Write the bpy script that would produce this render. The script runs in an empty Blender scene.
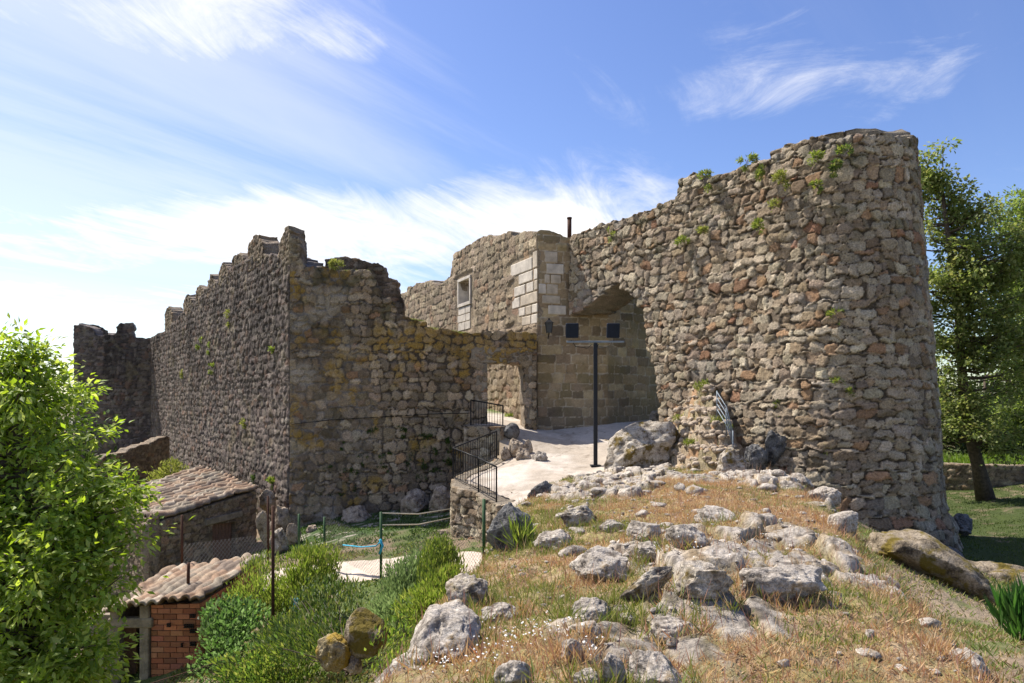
import bpy, bmesh, math
import numpy as np
from mathutils import Vector, Matrix
R = math.radians
rng = np.random.default_rng(7)
sc = bpy.context.scene
COL = sc.collection
# ------------------------------------------------------------------ camera geometry: eye at the origin, z measured from eye height
F = 683.0; CX = 512.0; HY = 400.0
def P(px, py, Y): return np.array([(px-CX)*Y/F, Y, (HY-py)*Y/F])
def proj(p): return CX + F*p[..., 0]/p[..., 1], HY - F*p[..., 2]/p[..., 1]
SUN_H = np.array([-0.84, 0.543]); SUN_EL = R(55)

# ------------------------------------------------------------------ noise
def _h(ix, iy, iz, seed):
    h = (ix.astype(np.int64)*374761393 + iy.astype(np.int64)*668265263 + iz.astype(np.int64)*2147483647 + seed*974711) & 0xFFFFFFFF
    h = ((h ^ (h >> 13)) * 1274126177) & 0xFFFFFFFF
    h = ((h ^ (h >> 16)) * 2246822519) & 0xFFFFFFFF
    h = h ^ (h >> 15)
    return (h & 0xFFFFFF)/float(0xFFFFFF)
def vn(x, y, z, seed=0):
    x, y, z = np.broadcast_arrays(np.asarray(x, float), np.asarray(y, float), np.asarray(z, float))
    ix = np.floor(x); iy = np.floor(y); iz = np.floor(z)
    fx = x-ix; fy = y-iy; fz = z-iz
    fx = fx*fx*(3-2*fx); fy = fy*fy*(3-2*fy); fz = fz*fz*(3-2*fz)
    r = 0
    for a in (0, 1):
        for b in (0, 1):
            for c in (0, 1):
                w = (fx if a else 1-fx)*(fy if b else 1-fy)*(fz if c else 1-fz)
                r = r + w*_h(ix+a, iy+b, iz+c, seed)
    return r
def fbm(x, y, z=0.0, o=4, seed=0):
    r = 0; a = .5; t = 0
    for k in range(o):
        r = r + a*vn(np.asarray(x)*2**k, np.asarray(y)*2**k, np.asarray(z)*2**k, seed+k*17); t += a; a *= .5
    return r/t
def sst(a, b, x):
    t = np.clip((x-a)/(b-a), 0, 1); return t*t*(3-2*t)
def mixc(a, b, t):
    t = np.asarray(t)[..., None]; return a*(1-t) + np.asarray(b, float)*t

class TPS:
    def __init__(s, pts, lam=1e-3):
        pts = np.array(pts, float); s.c = pts[:, :2]; n = len(pts)
        K = s.k(s.c, s.c) + lam*np.eye(n); Pm = np.c_[np.ones(n), s.c]
        A = np.zeros((n+3, n+3)); A[:n, :n] = K; A[:n, n:] = Pm; A[n:, :n] = Pm.T
        s.w = np.linalg.solve(A, np.r_[pts[:, 2], 0, 0, 0])
    def k(s, a, b):
        r2 = ((a[:, None]-b[None])**2).sum(-1)+1e-9; return .5*r2*np.log(r2)
    def __call__(s, x, y):
        x = np.asarray(x, float); y = np.asarray(y, float); sh = np.broadcast(x, y).shape
        q = np.c_[np.broadcast_to(x, sh).ravel(), np.broadcast_to(y, sh).ravel()]
        out = np.empty(len(q))
        for i in range(0, len(q), 20000):
            qq = q[i:i+20000]; out[i:i+20000] = s.k(qq, s.c)@s.w[:-3] + s.w[-3] + qq@s.w[-2:]
        return out.reshape(sh)

# ------------------------------------------------------------------ mesh + tagging helpers
def mk(name, V, faces, mat, parent=None, cols=None, smooth=True, loc=None):
    """faces: list of (n,k) int arrays; cols: (nv,3) linear base colours."""
    V = np.asarray(V, np.float32)
    if loc is not None: V = V - np.asarray(loc, np.float32)
    me = bpy.data.meshes.new(name)
    faces = [np.asarray(f, np.int32) for f in faces if len(f)]
    nl = sum(f.size for f in faces); nf = sum(len(f) for f in faces)
    me.vertices.add(len(V)); me.vertices.foreach_set('co', V.ravel())
    me.loops.add(nl); me.loops.foreach_set('vertex_index', np.concatenate([f.ravel() for f in faces]))
    me.polygons.add(nf)
    tot = np.concatenate([np.full(len(f), f.shape[1], np.int32) for f in faces])
    st = np.r_[0, np.cumsum(tot)[:-1]].astype(np.int32)
    me.polygons.foreach_set('loop_start', st); me.polygons.foreach_set('loop_total', tot)
    me.update(calc_edges=True)
    me.polygons.foreach_set('use_smooth', np.full(nf, bool(smooth)))
    if cols is not None:
        ca = me.color_attributes.new('Col', 'FLOAT_COLOR', 'POINT')
        c = np.ones((len(V), 4), np.float32); c[:, :3] = np.clip(cols, 0, 1); ca.data.foreach_set('color', c.ravel())
    me.materials.append(mat)
    o = bpy.data.objects.new(name, me); COL.objects.link(o)
    if parent is not None: o.parent = parent
    if loc is not None:
        o.location = Vector([float(a) for a in loc]) - (parent.location if parent is not None else Vector((0, 0, 0)))
    elif parent is not None:
        o.location = -parent.location
    return o
def tag(o, label=None, cat=None, group=None, kind=None):
    if label: o['label'] = label
    if cat: o['category'] = cat
    if group: o['group'] = group
    if kind: o['kind'] = kind
    return o
def empty(name, loc, label, cat, group=None):
    o = bpy.data.objects.new(name, None); COL.objects.link(o)
    o.location = Vector([float(a) for a in loc]); o.empty_display_size = .2
    return tag(o, label, cat, group)

class MB:
    def __init__(s): s.V = []; s.f4 = []; s.f3 = []; s.n = 0
    def add(s, V, q=(), t=()):
        V = np.asarray(V, float)
        if len(q): s.f4.append(np.asarray(q, int)+s.n)
        if len(t): s.f3.append(np.asarray(t, int)+s.n)
        s.V.append(V); s.n += len(V); return s
    def tube(s, pts, rad, ns=8, cap=True):
        pts = np.asarray(pts, float); n = len(pts); rad = np.broadcast_to(np.asarray(rad, float), (n,))
        T = np.gradient(pts, axis=0); T /= np.linalg.norm(T, axis=1)[:, None]+1e-9
        up = np.array([0, 0, 1.]) if abs(T[0, 2]) < .9 else np.array([1., 0, 0])
        A = np.cross(T, up); A /= np.linalg.norm(A, axis=1)[:, None]+1e-9; B = np.cross(T, A)
        th = np.linspace(0, 2*np.pi, ns, endpoint=False)
        V = (pts[:, None]+rad[:, None, None]*(np.cos(th)[None, :, None]*A[:, None]+np.sin(th)[None, :, None]*B[:, None])).reshape(-1, 3)
        i = np.arange(n-1)[:, None]*ns; j = np.arange(ns)[None]; k = (j+1) % ns
        q = np.stack([i+j, i+k, i+ns+k, i+ns+j], -1).reshape(-1, 4)
        t = []
        if cap:
            V = np.r_[V, pts[:1], pts[-1:]]
            t = [(n*ns, (a+1) % ns, a) for a in range(ns)] + [(n*ns+1, (n-1)*ns+a, (n-1)*ns+(a+1) % ns) for a in range(ns)]
        return s.add(V, q, t)
    def box(s, c, h, M=None, bev=0.0):
        """box centre c, half sizes h, rotation M (3x3 columns = axes); small chamfer bev."""
        h = np.asarray(h, float); M = np.eye(3) if M is None else np.asarray(M)
        b = min(bev, h.min()*.6)
        bm = bmesh.new(); bmesh.ops.create_cube(bm, size=2)
        for v in bm.verts: v.co = Vector((v.co.x*h[0], v.co.y*h[1], v.co.z*h[2]))
        if b > 0: bmesh.ops.bevel(bm, geom=bm.edges[:], offset=b, segments=1, affect='EDGES')
        bm.verts.index_update()
        V = np.array([v.co[:] for v in bm.verts])@M.T+np.asarray(c)
        q = [[v.index for v in f.verts] for f in bm.faces if len(f.verts) == 4]; t = [[v.index for v in f.verts] for f in bm.faces if len(f.verts) == 3]
        bm.free(); return s.add(V, q, t)
    def build(s, name, mat, parent=None, cols=None, smooth=False, loc=None):
        return mk(name, np.concatenate(s.V), s.f4 and [np.concatenate(s.f4)]+([np.concatenate(s.f3)] if s.f3 else []) or [np.concatenate(s.f3)], mat, parent, cols, smooth, loc)

# ------------------------------------------------------------------ materials
def nodes(name):
    m = bpy.data.materials.new(name); m.use_nodes = True
    nt = m.node_tree; bs = nt.nodes['Principled BSDF']; bs.inputs['Specular IOR Level'].default_value = .25
    return m, nt, bs
def N(nt, t, **k):
    n = nt.nodes.new(t)
    for a, b in k.items():
        if a in n.inputs: n.inputs[a].default_value = b
        else: setattr(n, a, b)
    return n
def bump_chain(nt, bs, scales, coord='Object'):
    tc = N(nt, 'ShaderNodeTexCoord'); prev = None; tex = []
    for sc_, st, d in scales:
        nz = N(nt, 'ShaderNodeTexNoise', Scale=sc_, Detail=6.0, Roughness=.65); nt.links.new(tc.outputs[coord], nz.inputs['Vector'])
        b = N(nt, 'ShaderNodeBump', Strength=st, Distance=d); nt.links.new(nz.outputs['Fac'], b.inputs['Height'])
        if prev: nt.links.new(prev.outputs['Normal'], b.inputs['Normal'])
        prev = b; tex.append(nz)
    nt.links.new(prev.outputs['Normal'], bs.inputs['Normal']); return tc, tex
def col_mat(name, var=.35, bumps=((9, .6, .03), (45, .5, .012)), rough=.92, speck=0.0):
    """Reads the per-stone / per-patch base colour attribute and adds fine mottling."""
    m, nt, bs = nodes(name); L = nt.links.new
    tc, tex = bump_chain(nt, bs, bumps)
    at = N(nt, 'ShaderNodeAttribute', attribute_name='Col')
    nz = N(nt, 'ShaderNodeTexNoise', Scale=22.0, Detail=7.0, Roughness=.7); L(tc.outputs['Object'], nz.inputs['Vector'])
    mr = N(nt, 'ShaderNodeMapRange'); mr.inputs['From Min'].default_value = .3; mr.inputs['From Max'].default_value = .7
    mr.inputs['To Min'].default_value = 1-var; mr.inputs['To Max'].default_value = 1+var; L(nz.outputs['Fac'], mr.inputs['Value'])
    mx = N(nt, 'ShaderNodeVectorMath', operation='SCALE'); L(at.outputs['Color'], mx.inputs[0]); L(mr.outputs['Result'], mx.inputs['Scale'])
    out = mx.outputs['Vector']
    if speck:
        v = N(nt, 'ShaderNodeTexNoise', Scale=90.0, Detail=2.0); L(tc.outputs['Object'], v.inputs['Vector'])
        rp = N(nt, 'ShaderNodeMapRange'); rp.inputs['From Min'].default_value = .6; rp.inputs['From Max'].default_value = .68; rp.inputs['To Max'].default_value = speck
        L(v.outputs['Fac'], rp.inputs['Value'])
        m2 = N(nt, 'ShaderNodeMix', data_type='RGBA'); L(rp.outputs['Result'], m2.inputs[0]); L(out, m2.inputs[6]); m2.inputs[7].default_value = (.07, .06, .05, 1)
        out = m2.outputs[2]
    L(out, bs.inputs['Base Color']); bs.inputs['Roughness'].default_value = rough
    return m
def rock_mat(name, pale, mid, dark, moss=None, moss_amt=.0, seed=0.0):
    m, nt, bs = nodes(name); L = nt.links.new
    tc, tex = bump_chain(nt, bs, ((5, .7, .08), (22, .8, .03), (90, .5, .008)))
    mp = N(nt, 'ShaderNodeMapping'); mp.inputs['Location'].default_value = (seed, seed*1.7, 0); L(tc.outputs['Object'], mp.inputs['Vector'])
    n1 = N(nt, 'ShaderNodeTexNoise', Scale=4.0, Detail=9.0, Roughness=.72); L(mp.outputs[0], n1.inputs['Vector'])
    cr = N(nt, 'ShaderNodeValToRGB'); e = cr.color_ramp.elements
    e[0].position = .39; e[0].color = (*dark, 1); e[1].position = .66; e[1].color = (*pale, 1)
    x = e.new(.48); x.color = (*mid, 1); L(n1.outputs['Fac'], cr.inputs['Fac'])
    n2 = N(nt, 'ShaderNodeTexNoise', Scale=38.0, Detail=5.0, Roughness=.7); L(mp.outputs[0], n2.inputs['Vector'])
    c2 = N(nt, 'ShaderNodeMapRange'); c2.inputs['From Min'].default_value = .35; c2.inputs['From Max'].default_value = .65; c2.inputs['To Min'].default_value = .55; c2.inputs['To Max'].default_value = 1.35
    L(n2.outputs['Fac'], c2.inputs['Value'])
    sc_ = N(nt, 'ShaderNodeVectorMath', operation='SCALE'); L(cr.outputs['Color'], sc_.inputs[0]); L(c2.outputs['Result'], sc_.inputs['Scale'])
    out = sc_.outputs['Vector']
    if moss:
        n3 = N(nt, 'ShaderNodeTexNoise', Scale=2.6, Detail=8.0, Roughness=.65); L(mp.outputs[0], n3.inputs['Vector'])
        r3 = N(nt, 'ShaderNodeMapRange'); r3.inputs['From Min'].default_value = .62-moss_amt; r3.inputs['From Max'].default_value = .70-moss_amt; L(n3.outputs['Fac'], r3.inputs['Value'])
        m3 = N(nt, 'ShaderNodeMix', data_type='RGBA'); L(r3.outputs['Result'], m3.inputs[0]); L(out, m3.inputs[6]); m3.inputs[7].default_value = (*moss, 1); out = m3.outputs[2]
    L(out, bs.inputs['Base Color']); bs.inputs['Roughness'].default_value = .95
    return m
def leaf_mat(name, trans=.35, rough=.45):
    m, nt, bs = nodes(name); L = nt.links.new
    at = N(nt, 'ShaderNodeAttribute', attribute_name='Col'); L(at.outputs['Color'], bs.inputs['Base Color']); bs.inputs['Roughness'].default_value = rough
    bs.inputs['Specular IOR Level'].default_value = .35
    tr = N(nt, 'ShaderNodeBsdfTranslucent'); hs = N(nt, 'ShaderNodeHueSaturation'); hs.inputs['Saturation'].default_value = 1.15; hs.inputs['Value'].default_value = 1.5
    L(at.outputs['Color'], hs.inputs['Color']); L(hs.outputs['Color'], tr.inputs['Color'])
    mx = N(nt, 'ShaderNodeMixShader', Fac=trans); L(bs.outputs[0], mx.inputs[1]); L(tr.outputs[0], mx.inputs[2])
    L(mx.outputs[0], nt.nodes['Material Output'].inputs['Surface']); return m
def plain(name, c, rough=.5, metal=0.0, bump=None, var=.2, vs=12.0):
    m, nt, bs = nodes(name); L = nt.links.new
    tc = N(nt, 'ShaderNodeTexCoord'); nz = N(nt, 'ShaderNodeTexNoise', Scale=vs, Detail=6.0, Roughness=.65); L(tc.outputs['Object'], nz.inputs['Vector'])
    mr = N(nt, 'ShaderNodeMapRange'); mr.inputs['From Min'].default_value = .3; mr.inputs['From Max'].default_value = .7; mr.inputs['To Min'].default_value = 1-var; mr.inputs['To Max'].default_value = 1+var
    L(nz.outputs['Fac'], mr.inputs['Value'])
    s = N(nt, 'ShaderNodeVectorMath', operation='SCALE'); s.inputs[0].default_value = c; L(mr.outputs['Result'], s.inputs['Scale']); L(s.outputs['Vector'], bs.inputs['Base Color'])
    bs.inputs['Roughness'].default_value = rough; bs.inputs['Metallic'].default_value = metal
    if bump:
        b = N(nt, 'ShaderNodeBump', Strength=bump[1], Distance=bump[2]); n2 = N(nt, 'ShaderNodeTexNoise', Scale=bump[0], Detail=6.0); L(tc.outputs['Object'], n2.inputs['Vector']); L(n2.outputs['Fac'], b.inputs['Height']); L(b.outputs['Normal'], bs.inputs['Normal'])
    return m
M_STONE = col_mat('rubble_masonry', .5, ((11, 1.0, .08), (42, 1.0, .03)), speck=.65)
M_ASHLAR = col_mat('dressed_masonry', .22, ((10, .4, .02), (50, .5, .008)), speck=.4)
M_EARTH = col_mat('earth', .45, ((6, .8, .05), (30, 1.0, .03)), rough=1.0)
M_SAND = col_mat('sandy_path', .25, ((3, .3, .03), (70, .5, .006)), rough=1.0)
M_TILE = col_mat('clay_tile', .4, ((20, .5, .01), (80, .4, .004)), speck=.5)
M_BRICK = col_mat('hollow_brick', .18, ((30, .4, .004),), speck=.15)
M_LEAF = leaf_mat('leaf_green', .52, .5); M_GRASS = leaf_mat('grass_blade', .3, .6)
M_BARK = plain('bark', (.10, .075, .055), .95, 0, (18, .9, .03), .5, 9)
M_PALE = rock_mat('lichened_granite', (.53, .48, .415), (.36, .315, .265), (.12, .10, .08), (.22, .15, .07), .03)
M_MOSSY = rock_mat('mossy_granite', (.56, .51, .43), (.36, .31, .25), (.11, .09, .07), (.13, .09, .022), .08, 3.1)
M_LEDGE = rock_mat('brown_mossy_ledge', (.36, .30, .225), (.20, .16, .11), (.06, .047, .034), (.14, .105, .02), .13, 9.4)
M_YELLOW = rock_mat('yellow_mossy_stone', (.42, .36, .24), (.28, .22, .12), (.09, .07, .04), (.30, .20, .035), .12, 2.2)
M_DARKROCK = rock_mat('dark_granite', (.22, .215, .21), (.13, .125, .12), (.05, .047, .045), (.20, .17, .06), -.02, 7.7)
M_TANROCK = rock_mat('tan_granite', (.50, .42, .33), (.34, .27, .20), (.13, .10, .075), None, 0, 5.2)
M_BLUEMETAL = plain('dark_painted_steel', (.010, .012, .017), .45, .0)
M_HOUSING = plain('floodlight_housing', (.016, .021, .032), .5, .0)
M_GALV = plain('galvanised_steel', (.17, .20, .23), .5, .2)
M_BLACK = plain('black_iron', (.012, .012, .013), .5, .3)
M_GLASS = plain('lamp_glass', (.004, .0045, .006), .6)
M_GLASS.node_tree.nodes['Principled BSDF'].inputs['Specular IOR Level'].default_value = .03
M_HOUSING.node_tree.nodes['Principled BSDF'].inputs['Specular IOR Level'].default_value = .08
M_RUST = plain('rusty_steel', (.075, .035, .022), .85, .2, None, .4, 30)
M_GREENP = plain('green_painted_post', (.035, .08, .03), .6)
M_WIRE = plain('fence_wire', (.30, .28, .25), .5, .4)
M_ROPE = plain('pale_rope', (.5, .46, .36), .9)
M_BLUE = plain('blue_rope', (.05, .38, .55), .7)
M_WHITE = plain('pale_granite_trim', (.55, .49, .41), .85, 0, (30, .4, .008), .3, 2.6)
M_WOOD = plain('weathered_wood', (.17, .10, .07), .85, 0, (30, .6, .006), .35, 14)
M_CONC = plain('cement_render', (.235, .195, .145), .95, 0, (14, .8, .03), .45, 5)

# ------------------------------------------------------------------ masonry
STYLES = {
 'rubble': dict(var=(.82, 1.42), h=(.17, .33), thin=.5, th=(.05, .09), w=(.18, .52), p=3.0, warp=.13, jit=.34, gap=1.12, tj=.10, depth=.07, mortar=(.10, .077, .054),
    pal=[((.325, .275, .21), 5), ((.36, .315, .25), 4), ((.28, .22, .155), 4), ((.23, .19, .145), 2), ((.43, .375, .295), 2.4), ((.32, .21, .13), 1.2), ((.28, .165, .105), .5)]),
 'coursed': dict(h=(.18, .30), thin=.3, th=(.05, .08), w=(.18, .46), p=3.2, warp=.09, jit=.25, gap=1.1, tj=.16, var=(.62, 1.08), depth=.07, mortar=(.09, .073, .062),
    pal=[((.20, .165, .15), 5), ((.26, .22, .195), 4), ((.15, .125, .115), 3), ((.30, .26, .23), 1.5), ((.24, .165, .13), 1.5)]),
 'front': dict(h=(.22, .38), thin=.35, th=(.06, .10), w=(.22, .56), p=2.8, warp=.14, jit=.3, gap=1.04, tj=.20, var=(.6, 1.32), depth=.085, mortar=(.36, .30, .24),
    pal=[((.34, .27, .19), 5), ((.39, .315, .23), 4), ((.25, .20, .145), 3), ((.44, .36, .27), 2.5), ((.36, .23, .14), 1.0)]),
 'ashlar': dict(h=(.27, .43), thin=0, th=(.1, .1), w=(.34, .95), p=8, warp=.045, jit=.08, gap=1.02, tj=.17, var=(.8, 1.5), depth=.045, mortar=(.50, .42, .31),
    pal=[((.30, .235, .15), 5), ((.255, .20, .13), 4), ((.34, .275, .18), 3), ((.20, .16, .11), 1.5)]),
 'gate': dict(h=(.24, .40), thin=.3, th=(.05, .09), w=(.28, .75), p=3.6, warp=.09, jit=.22, gap=1.08, tj=.14, depth=.05, mortar=(.30, .245, .18),
    pal=[((.35, .285, .205), 5), ((.29, .235, .17), 4), ((.41, .345, .26), 3), ((.34, .24, .165), 1.2)]),
 'small': dict(h=(.12, .2), thin=.3, th=(.04, .06), w=(.14, .38), p=3.0, warp=.08, jit=.3, gap=1.08, tj=.16, depth=.05, mortar=(.16, .125, .09),
    pal=[((.33, .265, .195), 5), ((.40, .335, .25), 3), ((.22, .175, .13), 3), ((.36, .25, .165), 1)]),
}
def masonry(u, z, S, seed, umin, umax, zmin, zmax):
    r = np.random.default_rng(seed)
    e = [zmin-1.]
    while e[-1] < zmax+1:
        e.append(e[-1]+r.uniform(*S['h']))
        if r.random() < S['thin']: e.append(e[-1]+r.uniform(*S['th']))
    e = np.array(e); nr = len(e)-1; BIG = 1000.0
    keys = []; c0 = []
    for k in range(nr):
        H = e[k+1]-e[k]; x = umin-2-r.uniform(0, .6); xs = []
        thin = H < .12 and S['h'][0] > .2
        while x < umax+2:
            xs.append(x); x += r.uniform(.10, .30) if thin else r.uniform(*S['w'])*(.75+.4*r.random())
        xs = np.array(xs); keys.append(xs + (k+1)*BIG)
    cnt = np.array([len(k) for k in keys]); off = np.r_[0, np.cumsum(cnt)]; K = np.concatenate(keys); n = len(K)
    left = K - np.repeat(np.arange(1, nr+1)*BIG, cnt); wid = np.r_[np.diff(left), .4]; wid[off[1:]-1] = .4
    cu = left+wid/2; rowc = np.repeat((e[1:]+e[:-1])/2, cnt); rowh = np.repeat((e[1:]-e[:-1])/2, cnt)
    j = S['jit']; cz = rowc + r.uniform(-j, j, n)*rowh; cu = cu + r.uniform(-j, j, n)*wid*.4
    hu = wid/2*r.uniform(.9, 1.06, n); hz = rowh*r.uniform(.88, 1.12, n); rot = r.normal(0, j*.6, n)
    uu = u + S['warp']*2*(fbm(u*1.6, z*1.6, seed*.37, 3, seed)-.5) + S['warp']*.85*(vn(u*5.5, z*5.5, 3., seed+5)-.5)+ S['warp']*.3*(vn(u*13, z*13, 3., seed+7)-.5)
    zz = z + S['warp']*2.2*(fbm(u*.9, z*1.3, seed*.71+9, 3, seed+3)-.5) + S['warp']*.85*(vn(u*5.5, z*5.5, 7., seed+6)-.5)+ S['warp']*.3*(vn(u*13, z*13, 5., seed+8)-.5)
    row = np.clip(np.searchsorted(e, zz)-1, 1, nr-2)
    f1 = np.full(u.shape, 9.); f2 = np.full(u.shape, 9.); idx = np.zeros(u.shape, int); dx1 = np.zeros(u.shape); dz1 = np.zeros(u.shape)
    for dr in (-1, 0, 1):
        rr = row+dr; i0 = np.searchsorted(K, uu+(rr+1)*BIG)-1
        for di in (-1, 0, 1):
            i = np.clip(i0+di, 0, n-1)
            dx = uu-cu[i]; dz = zz-cz[i]; ddx = dx+dz*rot[i]; ddz = dz-dx*rot[i]
            d = (np.abs(ddx/hu[i])**S['p']+np.abs(ddz/hz[i])**S['p'])**(1/S['p'])
            b = d < f1
            f2 = np.where(b, f1, np.minimum(f2, d)); idx = np.where(b, i, idx); dx1 = np.where(b, dx/hu[i], dx1); dz1 = np.where(b, dz/hz[i], dz1); f1 = np.where(b, d, f1)
    g = S['gap']
    ed = f2-f1; tj = S.get('tj', .10); body = sst(g+.04, g-.08, f1)*sst(.0, tj*1.25, ed); core = sst(g+.03, g-.05, f1)*sst(tj*.15, tj*.9, ed)
    rr = r.random((n, 4))
    hgt = S['depth']*((.45+.75*rr[idx, 0])*body**.6 + .50*body*((rr[idx, 1]-.5)*dx1+(rr[idx, 2]-.58)*dz1)+.5*core*(np.abs(((rr[idx, 3]-.5)*2*dx1+(rr[idx, 1]-.5)*2*dz1))-.3)*-1*(rr[idx, 2] > .4))
    pal = np.array([a for a, b in S['pal']]); w = np.array([b for a, b in S['pal']]); pick = r.choice(len(pal), n, p=w/w.sum())
    sc_ = pal[pick]*r.uniform(*S.get('var', (.74, 1.22)), (n, 1))*np.array((1.06, 1., .91))*(1+r.normal(0, .016, (n, 3)))
    return hgt, core, sc_[idx], cu[idx], cz[idx], idx

def wall(name, path, z0, z1, du, style, seed, mat=None, keep_stone=None, keep_vert=None, thick=1.2, parent=None, batter=None, paint=None, K=6, rough=.07, mort_fn=None, wobble=.05, flat_fn=None):
    S = STYLES[style]; path = np.asarray(path, float)
    seg = np.linalg.norm(np.diff(path, axis=0), axis=1); s = np.r_[0, np.cumsum(seg)]; L = s[-1]
    tn = np.diff(path, axis=0)/seg[:, None]; nn = np.c_[tn[:, 1], -tn[:, 0]]
    vnrm = np.r_[nn[:1], (nn[1:]+nn[:-1])/2, nn[-1:]]; vnrm /= np.linalg.norm(vnrm, axis=1)[:, None]
    nu = max(2, int(L/du)+1); nz = max(2, int((z1-z0)/du)+1)
    U, Z = np.meshgrid(np.linspace(0, L, nu), np.linspace(z0, z1, nz), indexing='ij')
    def pos(u): return np.stack([np.interp(u, s, path[:, 0]), np.interp(u, s, path[:, 1])], -1)
    nr = np.stack([np.interp(U, s, vnrm[:, 0]), np.interp(U, s, vnrm[:, 1])], -1); nr /= np.linalg.norm(nr, axis=-1)[..., None]
    hgt, core, sc_, cu, cz, idx = masonry(U, Z, S, seed, 0, L, z0, z1)
    mort = np.asarray(S['mortar'])*np.ones(U.shape+(1,))*(.8+.4*fbm(U*3, Z*3, seed, 3, seed+1))[..., None]
    if mort_fn is not None: core = core*mort_fn(U, Z)
    col = mixc(mort, sc_, core)
    big = fbm(U*.55, Z*.55, seed*1.3, 4, seed+11); col = col*((.62+.60*big)*(.72+.56*fbm(U*9, Z*9, .5, 3, seed+51)))[..., None]
    off = hgt + wobble*2*(fbm(U*.5, Z*.5, 2.2, 3, seed+31)-.5) + .05*(fbm(U*6, Z*6, 1.1, 4, seed+41)-.5)
    if flat_fn is not None: fl_ = flat_fn(U, Z); off = off*(1-fl_)-.02*fl_
    if batter is not None: off = off + batter(U, Z)
    b = pos(U); Pm = np.concatenate([b+nr*off[..., None], Z[..., None]], -1)
    if paint is not None: col = paint(col, Pm, U, Z, core, seed)
    kv = np.ones(U.shape, bool)
    if keep_stone is not None:
        bc = pos(np.clip(cu, 0, L)); px, py = proj(np.concatenate([bc, cz[..., None]], -1)); qx, qy = proj(np.concatenate([b, Z[..., None]], -1)); kv &= keep_stone(.45*px+.55*qx, .45*py+.55*qy)
    if keep_vert is not None:
        px, py = proj(np.concatenate([b, Z[..., None]], -1)); kv &= keep_vert(px, py)
    fk = kv[:-1, :-1] & kv[1:, :-1] & kv[1:, 1:] & kv[:-1, 1:]
    I = np.arange(nu*nz).reshape(nu, nz)
    q = np.stack([I[:-1, :-1], I[1:, :-1], I[1:, 1:], I[:-1, 1:]], -1)[fk]
    used, inv = np.unique(q, return_inverse=True); q = inv.reshape(-1, 4)
    V = Pm.reshape(-1, 3)[used].copy(); C = col.reshape(-1, 3)[used]; Nn = nr.reshape(-1, 2)[used]
    # boundary
    E = np.concatenate([q[:, [0, 1]], q[:, [1, 2]], q[:, [2, 3]], q[:, [3, 0]]]); key = np.sort(E, 1); key = key[:, 0].astype(np.int64)*10**8+key[:, 1]
    _, ii, ct = np.unique(key, return_index=True, return_counts=True); BE = E[ii[ct == 1]]
    for _ in range(2):  # soften the stair-steps of the cut
        acc = np.zeros_like(V); n_ = np.zeros(len(V)); np.add.at(acc, BE[:, 0], V[BE[:, 1]]); np.add.at(acc, BE[:, 1], V[BE[:, 0]]); np.add.at(n_, BE[:, 0], 1); np.add.at(n_, BE[:, 1], 1)
        bb = n_ > 0; V[bb] = .5*V[bb]+.5*acc[bb]/n_[bb][:, None]
    bv = np.unique(BE); mp = np.full(len(V), -1); mp[bv] = np.arange(len(bv))
    N3 = np.c_[Nn, np.zeros(len(Nn))]
    layers = [bv]; VV = [V]; CC = [C]; tot = len(V); quads = [q]
    for k in range(1, K):
        t = k/K; p = V[bv]-N3[bv]*thick*t
        d = np.stack([fbm(p[:, 0]*2.3, p[:, 1]*2.3, p[:, 2]*2.3, 3, seed+70+i)-.5 for i in range(3)], -1)*rough*3
        base = np.asarray([a for a, b_ in S['pal']]); base = .35*base[:4]+.5*base[:4].mean(0); h = _h(np.floor(p[:, 0]*3.3), np.floor(p[:, 1]*3.3), np.floor(p[:, 2]*4), seed)
        VV.append(p+d); CC.append(base[(h*len(base)).astype(int)]*(.7+.6*fbm(p[:, 0]*5, p[:, 1]*5, p[:, 2]*5, 2, seed))[:, None]); layers.append(tot+np.arange(len(bv))); tot += len(bv)
    Vb = V-N3*thick; VV.append(Vb); CC.append(C); layers.append(tot+bv); quads.append(tot+q[:, ::-1]); tot += len(V)
    a = mp[BE[:, 0]]; c = mp[BE[:, 1]]
    for k in range(K): quads.append(np.stack([layers[k][c], layers[k][a], layers[k+1][a], layers[k+1][c]], -1))
    return mk(name, np.concatenate(VV), [np.concatenate(quads)], mat or M_STONE, parent, np.concatenate(CC), True)

def top(pts, amp=2.2):
    a = np.array(pts, float); return lambda px, py: py > np.interp(px, a[:, 0], a[:, 1])+amp*2*(fbm(px*.16, px*0+a[0, 1], 0, 3, 5)-.5)
def inpoly(poly):
    a = np.array(poly, float)
    def f(px, py):
        r = np.zeros(px.shape, bool)
        for i in range(len(a)):
            x0, y0 = a[i]; x1, y1 = a[i-1]
            if y0 == y1: continue
            r ^= ((y0 > py) != (y1 > py)) & (px < (x1-x0)*(py-y0)/(y1-y0)+x0)
        return r
    return f

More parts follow.
